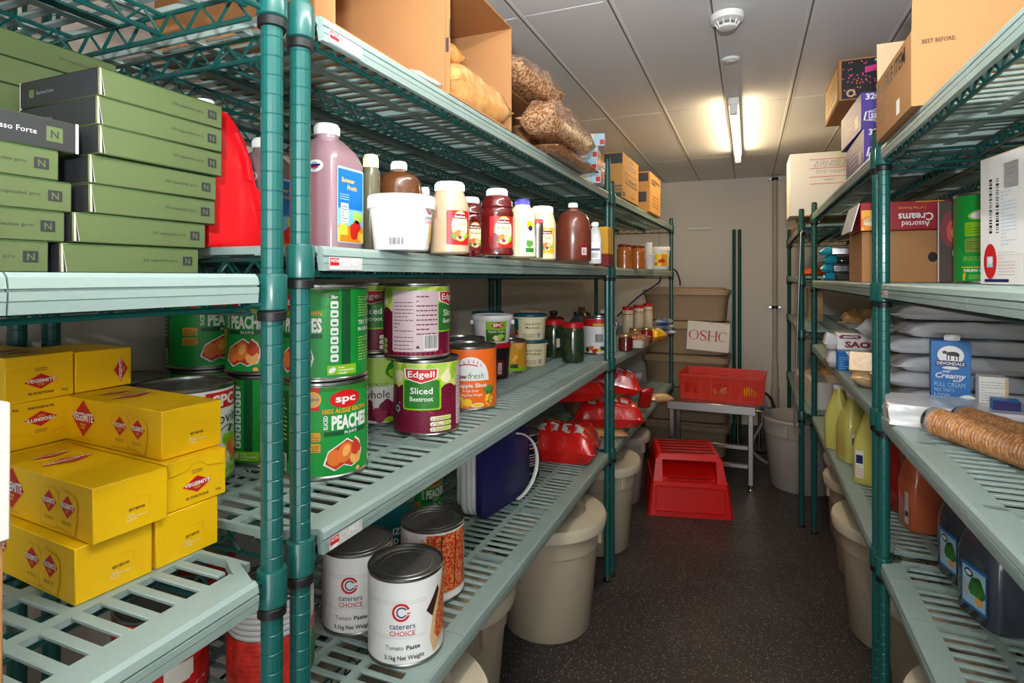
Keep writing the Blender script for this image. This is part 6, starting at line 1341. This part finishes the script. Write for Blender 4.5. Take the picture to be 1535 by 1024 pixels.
def serif(s, cu, ww):
    h = .074; v = -.032
    if s == 'O': 
        pts = 28
        for i in range(pts):
            a, c = 2*math.pi*i/pts, 2*math.pi*(i+1)/pts
            f = lambda q, k: (cu + (ww/2 - k*(.0035+.006*abs(math.cos(q))))*math.cos(q), v+h/2 + (h/2 - k*(.0035+.001*abs(math.cos(q))))*math.sin(q))
            put(b, S, [[f(a, 1), f(a, 0), f(c, 0), f(c, 1)]], 'ink_red', 1)
    if s == 'H':
        for sx in (-1, 1): rect(b, S, cu+sx*ww*.34-.005, v, cu+sx*ww*.34+.005, v+h, 'ink_red', 1); rect(b, S, cu+sx*ww*.34-.014, v, cu+sx*ww*.34+.014, v+.003, 'ink_red', 1); rect(b, S, cu+sx*ww*.34-.014, v+h-.003, cu+sx*ww*.34+.014, v+h, 'ink_red', 1)
        rect(b, S, cu-ww*.34, v+h/2-.002, cu+ww*.34, v+h/2+.002, 'ink_red', 1)
    if s == 'C':
        pts = 24
        for i in range(pts):
            a, c = R(42 + 276*i/pts), R(42 + 276*(i+1)/pts)
            f = lambda q, k: (cu + (ww/2 - k*(.003+.0065*max(0, -math.cos(q))))*math.cos(q), v+h/2 + (h/2 - k*.0035)*math.sin(q))
            put(b, S, [[f(a, 1), f(a, 0), f(c, 0), f(c, 1)]], 'ink_red', 1)
        rect(b, S, cu+ww*.34, v+h*.72, cu+ww*.38, v+h, 'ink_red', 1)
    if s == 'S': 
        P = [(cu + ww/2*x, v + h*y) for x, y in ((.8, .74), (.66, .88), (.3, .98), (-.25, .98), (-.7, .86), (-.75, .70), (-.45, .58), (.4, .44), (.78, .30), (.7, .13), (.25, .02), (-.3, .02), (-.72, .12), (-.85, .27))]
        for i in range(len(P)-1):
            (x0, y0), (x1, y1) = P[i], P[i+1]; w0 = .0028 + .0035*math.exp(-((i-6)/2.2)**2); dx, dy = x1-x0, y1-y0; l_ = math.hypot(dx, dy); nx, ny = -dy/l_*w0, dx/l_*w0
            put(b, S, [[(x0-nx, y0-ny), (x1-nx, y1-ny), (x1+nx, y1+ny), (x0+nx, y0+ny)]], 'ink_red', 1)
        rect(b, S, cu+ww*.36, v+h*.70, cu+ww*.40, v+h, 'ink_red', 1); rect(b, S, cu-ww*.43, v, cu-ww*.39, v+h*.3, 'ink_red', 1)
for s, cu, ww in (('O', -.102, .072), ('S', -.034, .050), ('H', .032, .074), ('C', .104, .064)): serif(s, cu, ww)
b.build('sheet', o)
for x in (-.0, .11): b = MB(); b.box(x, x+.03, -.002, -.0013, .10, .112, 'tape'); b.build('tape_strip', o)
# step stool
o = thing('step_stool', 'red plastic two-step stool with slotted top on the dark floor', 'stool', (-.352, 3.585, 0), R(13))
def frustum(b, x0, y0, x1, y1, z0, z1, yo, m, c=.012):
    secs = []
    def ringp(hx, hy, z, oy):
        pts = []
        for sx, sy in ((1, -1), (1, 1), (-1, 1), (-1, -1)):
            for k in (0, 1):
                a = (sx*(hx-c), oy+sy*hy) if (k == (0 if sx*sy < 0 else 1)) else (sx*hx, oy+sy*(hy-c)); pts.append((a[0], a[1], z))
        return pts
    A, B = ringp(x0, y0, z0, 0), ringp(x1, y1, z1, yo); n = 8; b.add(A + B, [(i, (i+1) % n, n+(i+1) % n, n+i) for i in range(n)] + [tuple(range(n))[::-1], tuple(range(n, 2*n))], m)
b = MB(); frustum(b, .235, .215, .212, .195, 0, .190, .004, 'stool_red')
for zz in (.03, .165): b.box(-.19, .19, -.222+.1*(zz-.03), -.2, zz-.003, zz+.003, 'stool_red')
for xx in (-.19, .19): b.box(xx-.003, xx+.003, -.215, -.19, .03, .165, 'stool_red')
b.build('lower_step', o)
b = MB(); z0, z1 = .190, .335
b.M = Matrix.Translation((0, .021, 0)); frustum(b, .1885, .1715, .172, .155, z1-.030, z1, -.003, 'stool_red'); b.M = None
def leg_(pts): b.add(pts, [(0,1,2,3), (7,6,5,4), (0,4,5,1), (1,5,6,2), (2,6,7,3), (3,7,4,0)], 'stool_red')
for s in (-1, 1):
    x0, x1 = s*.203, s*.186; w0, w1 = s*.150, s*.150
    leg_([(x0, -.186, z0), (w0, -.186, z0), (w0, .196, z0), (x0, .196, z0), (x1, -.148, z1-.029), (w1, -.148, z1-.029), (w1, .190, z1-.029), (x1, .190, z1-.029)][::1])
b.box(-.16, .16, .12, .19, z0, z1-.03, 'stool_red'); b.add([(-.152, -.15, z0+.012), (.152, -.15, z0+.012), (.152, .10, z1-.03), (-.152, .10, z1-.03), (-.152, -.15, z0), (.152, -.15, z0), (.152, .13, z0), (-.152, .13, z0)], [(0,1,2,3), (4,5,1,0), (5,6,2,1), (7,4,0,3), (6,7,3,2), (7,6,5,4)], 'stool_red')
b.build('upper_step', o)
for k in range(5): b = MB(); y = -.098 + k*.058; b.cbox(-.150, .150, y-.011, y+.011, z1+.0002, z1+.003, 'black_plastic' if False else 'stool_slot', .001); b.build('tread_slot', o)
b = MB(); b.cbox(-.12, .12, -.166, -.156, .202, .2045, 'stool_slot', .001); b.build('tread_slot', o)
# spare posts, wall pipe, hoses
for x, y, l in ((-.110, 5.05, 'spare dark green post leaning by the tan tubs, left of two'), (-.068, 5.06, 'spare dark green post by the tan tubs, right of two')):
    o = thing('spare_post', l, 'post', (x, y, 0), 0, 'spare green posts'); q = link(POSTS[1.76], 'post_tube', o); 
    b = MB(); b.lathe([(.021, 0), (.021, .004), (.009, .02)], 'black_plastic', 16); b.build('foot', o)
o = thing('wall_pipe', 'beige drain pipe clipped to the back wall', 'pipe', (.205, 5.265, 0)); b = MB(); b.lathe([(.021, .02), (.021, 2.205)], 'pipe_grey', 20); b.lathe([(.026, .98), (.027, .99), (.027, 1.02), (.023, 1.03)], 'pipe_grey', 20)
b = MB(); b.lathe([(.034, .02), (.034, .30), (.030, .36), (.033, .40), (.033, .44), (.027, .46), (.026, .62), (.022, .66), (.0205, .70), (.0205, 2.205)], 'pipe_grey', 24); b.build('pipe_body', o)
for z in (1.115, 2.19):
    b = MB(); b.lathe([(.0215, z-.012), (.025, z-.010), (.025, z+.010), (.0215, z+.012)], 'black_plastic', 20); b.build('pipe_clip', o)
    for s in (-1, 1): b = MB(); b.cbox(s*.036-.012, s*.036+.012, -.012, .030, z-.009, z+.009, 'chrome', .002); b.build('clip_lug', o)
o = thing('hanging_rod', 'thin steel rod with a hooked end hanging on the far right unit', 'rod', (.262, 3.455, 0)); b = MB(); b.tube([(.0, .0, 1.60), (-.012, .01, 1.2), (-.024, .01, .80), (-.030, 0, .565), (-.028, 0, .552), (-.012, 0, .545), (-.006, 0, .540), (-.004, 0, .520)], .0045, 'steel', 8); b.build('rod', o, 60)
b = MB(); b.tube([(.0, .0, 1.60), (.010, .004, 1.615), (.026, .01, 1.612), (.03, .012, 1.600)], .0045, 'steel', 8); b.build('hook', o, 60)
def cable(name, label, pts, r, m, cat='cable'):
    o = thing(name, label, cat, (0, 0, 0)); P = [Vector(p) for p in pts]; out = []
    for i in range(len(P)-1):
        p0, p1, p2, p3 = P[max(i-1, 0)], P[i], P[i+1], P[min(i+2, len(P)-1)]
        for k in range(8):
            t = k/8; out.append(.5*((2*p1) + (p2-p0)*t + (2*p0-5*p1+4*p2-p3)*t*t + (3*p1-p0-3*p2+p3)*t**3))
    out.append(P[-1]); b = MB(); b.tube(out, r, m, 8); b.build('cable_run', o, 60); return o
cable('blue_cable', 'dark blue cable looping from the shelf end over the tan tubs', [(-.66, 4.43, 1.44), (-.60, 4.52, 1.45), (-.53, 4.62, 1.42), (-.50, 4.66, 1.34), (-.50, 4.67, 1.302)], .006, 'cable_blue')
cable('blue_cable', 'second dark blue cable dropping behind the far left unit', [(-.68, 4.43, 1.42), (-.63, 4.44, 1.40), (-.62, 4.45, 1.36), (-.64, 4.46, 1.32), (-.78, 4.45, 1.22), (-.95, 4.44, 1.06)], .006, 'cable_blue')
cable('grey_hose', 'grey hose curled on the floor behind the table', [(.10, 4.75, .50), (.12, 4.72, .32), (.02, 4.62, .10), (.14, 4.50, .022), (.27, 4.55, .022), (.20, 4.8, .022)], .012, 'hose_grey', 'hose')
cable('black_hose', 'black hose drooping beside the grey bin', [(.10, 4.95, .46), (.17, 4.9, .40), (.195, 4.62, .25), (.15, 4.72, .05), (.02, 4.8, .02)], .011, 'black_plastic', 'hose')
o = thing('water_valves', 'cluster of pipe valves with red and blue handles under the table', 'valve', (.0, 4.95, 0)); b = MB(); b.tube([(-.12, 0, .30), (.14, 0, .30)], .014, 'brass', 12); b.tube([(-.08, 0, .0), (-.08, 0, .30)], .012, 'chrome', 12); b.tube([(.08, 0, .0), (.08, 0, .30)], .012, 'chrome', 12); b.build('pipework', o)
for x, m in ((-.02, 'valve_red'), (.12, 'valve_blue')): b = MB(); b.M = Matrix.Translation((x, -.03, .31)); b.lathe([(.006, -.01), (.008, .012), (.042, .014), (.046, .022), (.04, .03), (.01, .03)], m, 20); b.build('valve_handle', o)
o = thing('wall_conduit', 'short white trunking fixed high on the back wall', 'conduit', (-.40, 5.285, 1.793)); b = MB(); b.cbox(-.10, .10, -.015, .013, -.009, .009, 'plastic_white', .003); b.build('trunking', o)
# ------------------------------------------------------------------ ceiling fittings
def lamp(label, y0, m):
    o = thing('tube_lamp', label, 'lamp', (-.065, y0, ZC-.006)); b = MB(); b.cbox(-.024, .024, 0, 1.26, -.034, 0, 'plastic_white', .004); b.build('batten', o)
    b = MB(); b.M = Matrix.Translation((0, 0, -.062)) @ Matrix.Rotation(R(-90), 4, 'X'); b.lathe([(.0135, .03), (.0135, 1.23)], m, 20); b.build('tube', o)
    for y in (0, 1.23): b = MB(); b.cbox(-.018, .018, y, y+.03, -.080, -.033, 'plastic_white', .004); b.build('end_cap', o)
lamp('lit fluorescent tube on the ceiling towards the back wall', 2.88, 'tube_warm')
lamp('lit fluorescent tube on the ceiling above the camera', .02, 'tube_white')
p = at(1090, 1.85); o = thing('smoke_detector', 'round white smoke detector on the ceiling', 'detector', (p.x, p.y, ZC-.0055)); b = MB(); b.lathe([(.02, -.044), (.027, -.042), (.030, -.036)], 'plastic_white', 36); b.lathe([(.024, -.036), (.024, -.022)], 'strip_dark', 24); b.lathe([(.036, -.024), (.050, -.020), (.052, 0)], 'plastic_white', 40); b.build('housing', o)
for k in range(10): a = 2*math.pi*k/10; b = MB(); b.tube([(.027*math.cos(a), .027*math.sin(a), -.041), (.032*math.cos(a), .032*math.sin(a), -.032), (.037*math.cos(a), .037*math.sin(a), -.0225)], .0022, 'plastic_white', 6); b.build('rib', o)
p = at(1095, 2.22); o = thing('ceiling_sensor', 'small flat white disc on the ceiling behind the smoke detector', 'sensor', (p.x, p.y, ZC-.0055)); b = MB(); b.lathe([(.012, -.012), (.014, -.010), (.030, -.008), (.035, 0)], 'plastic_white', 32); b.build('housing', o)
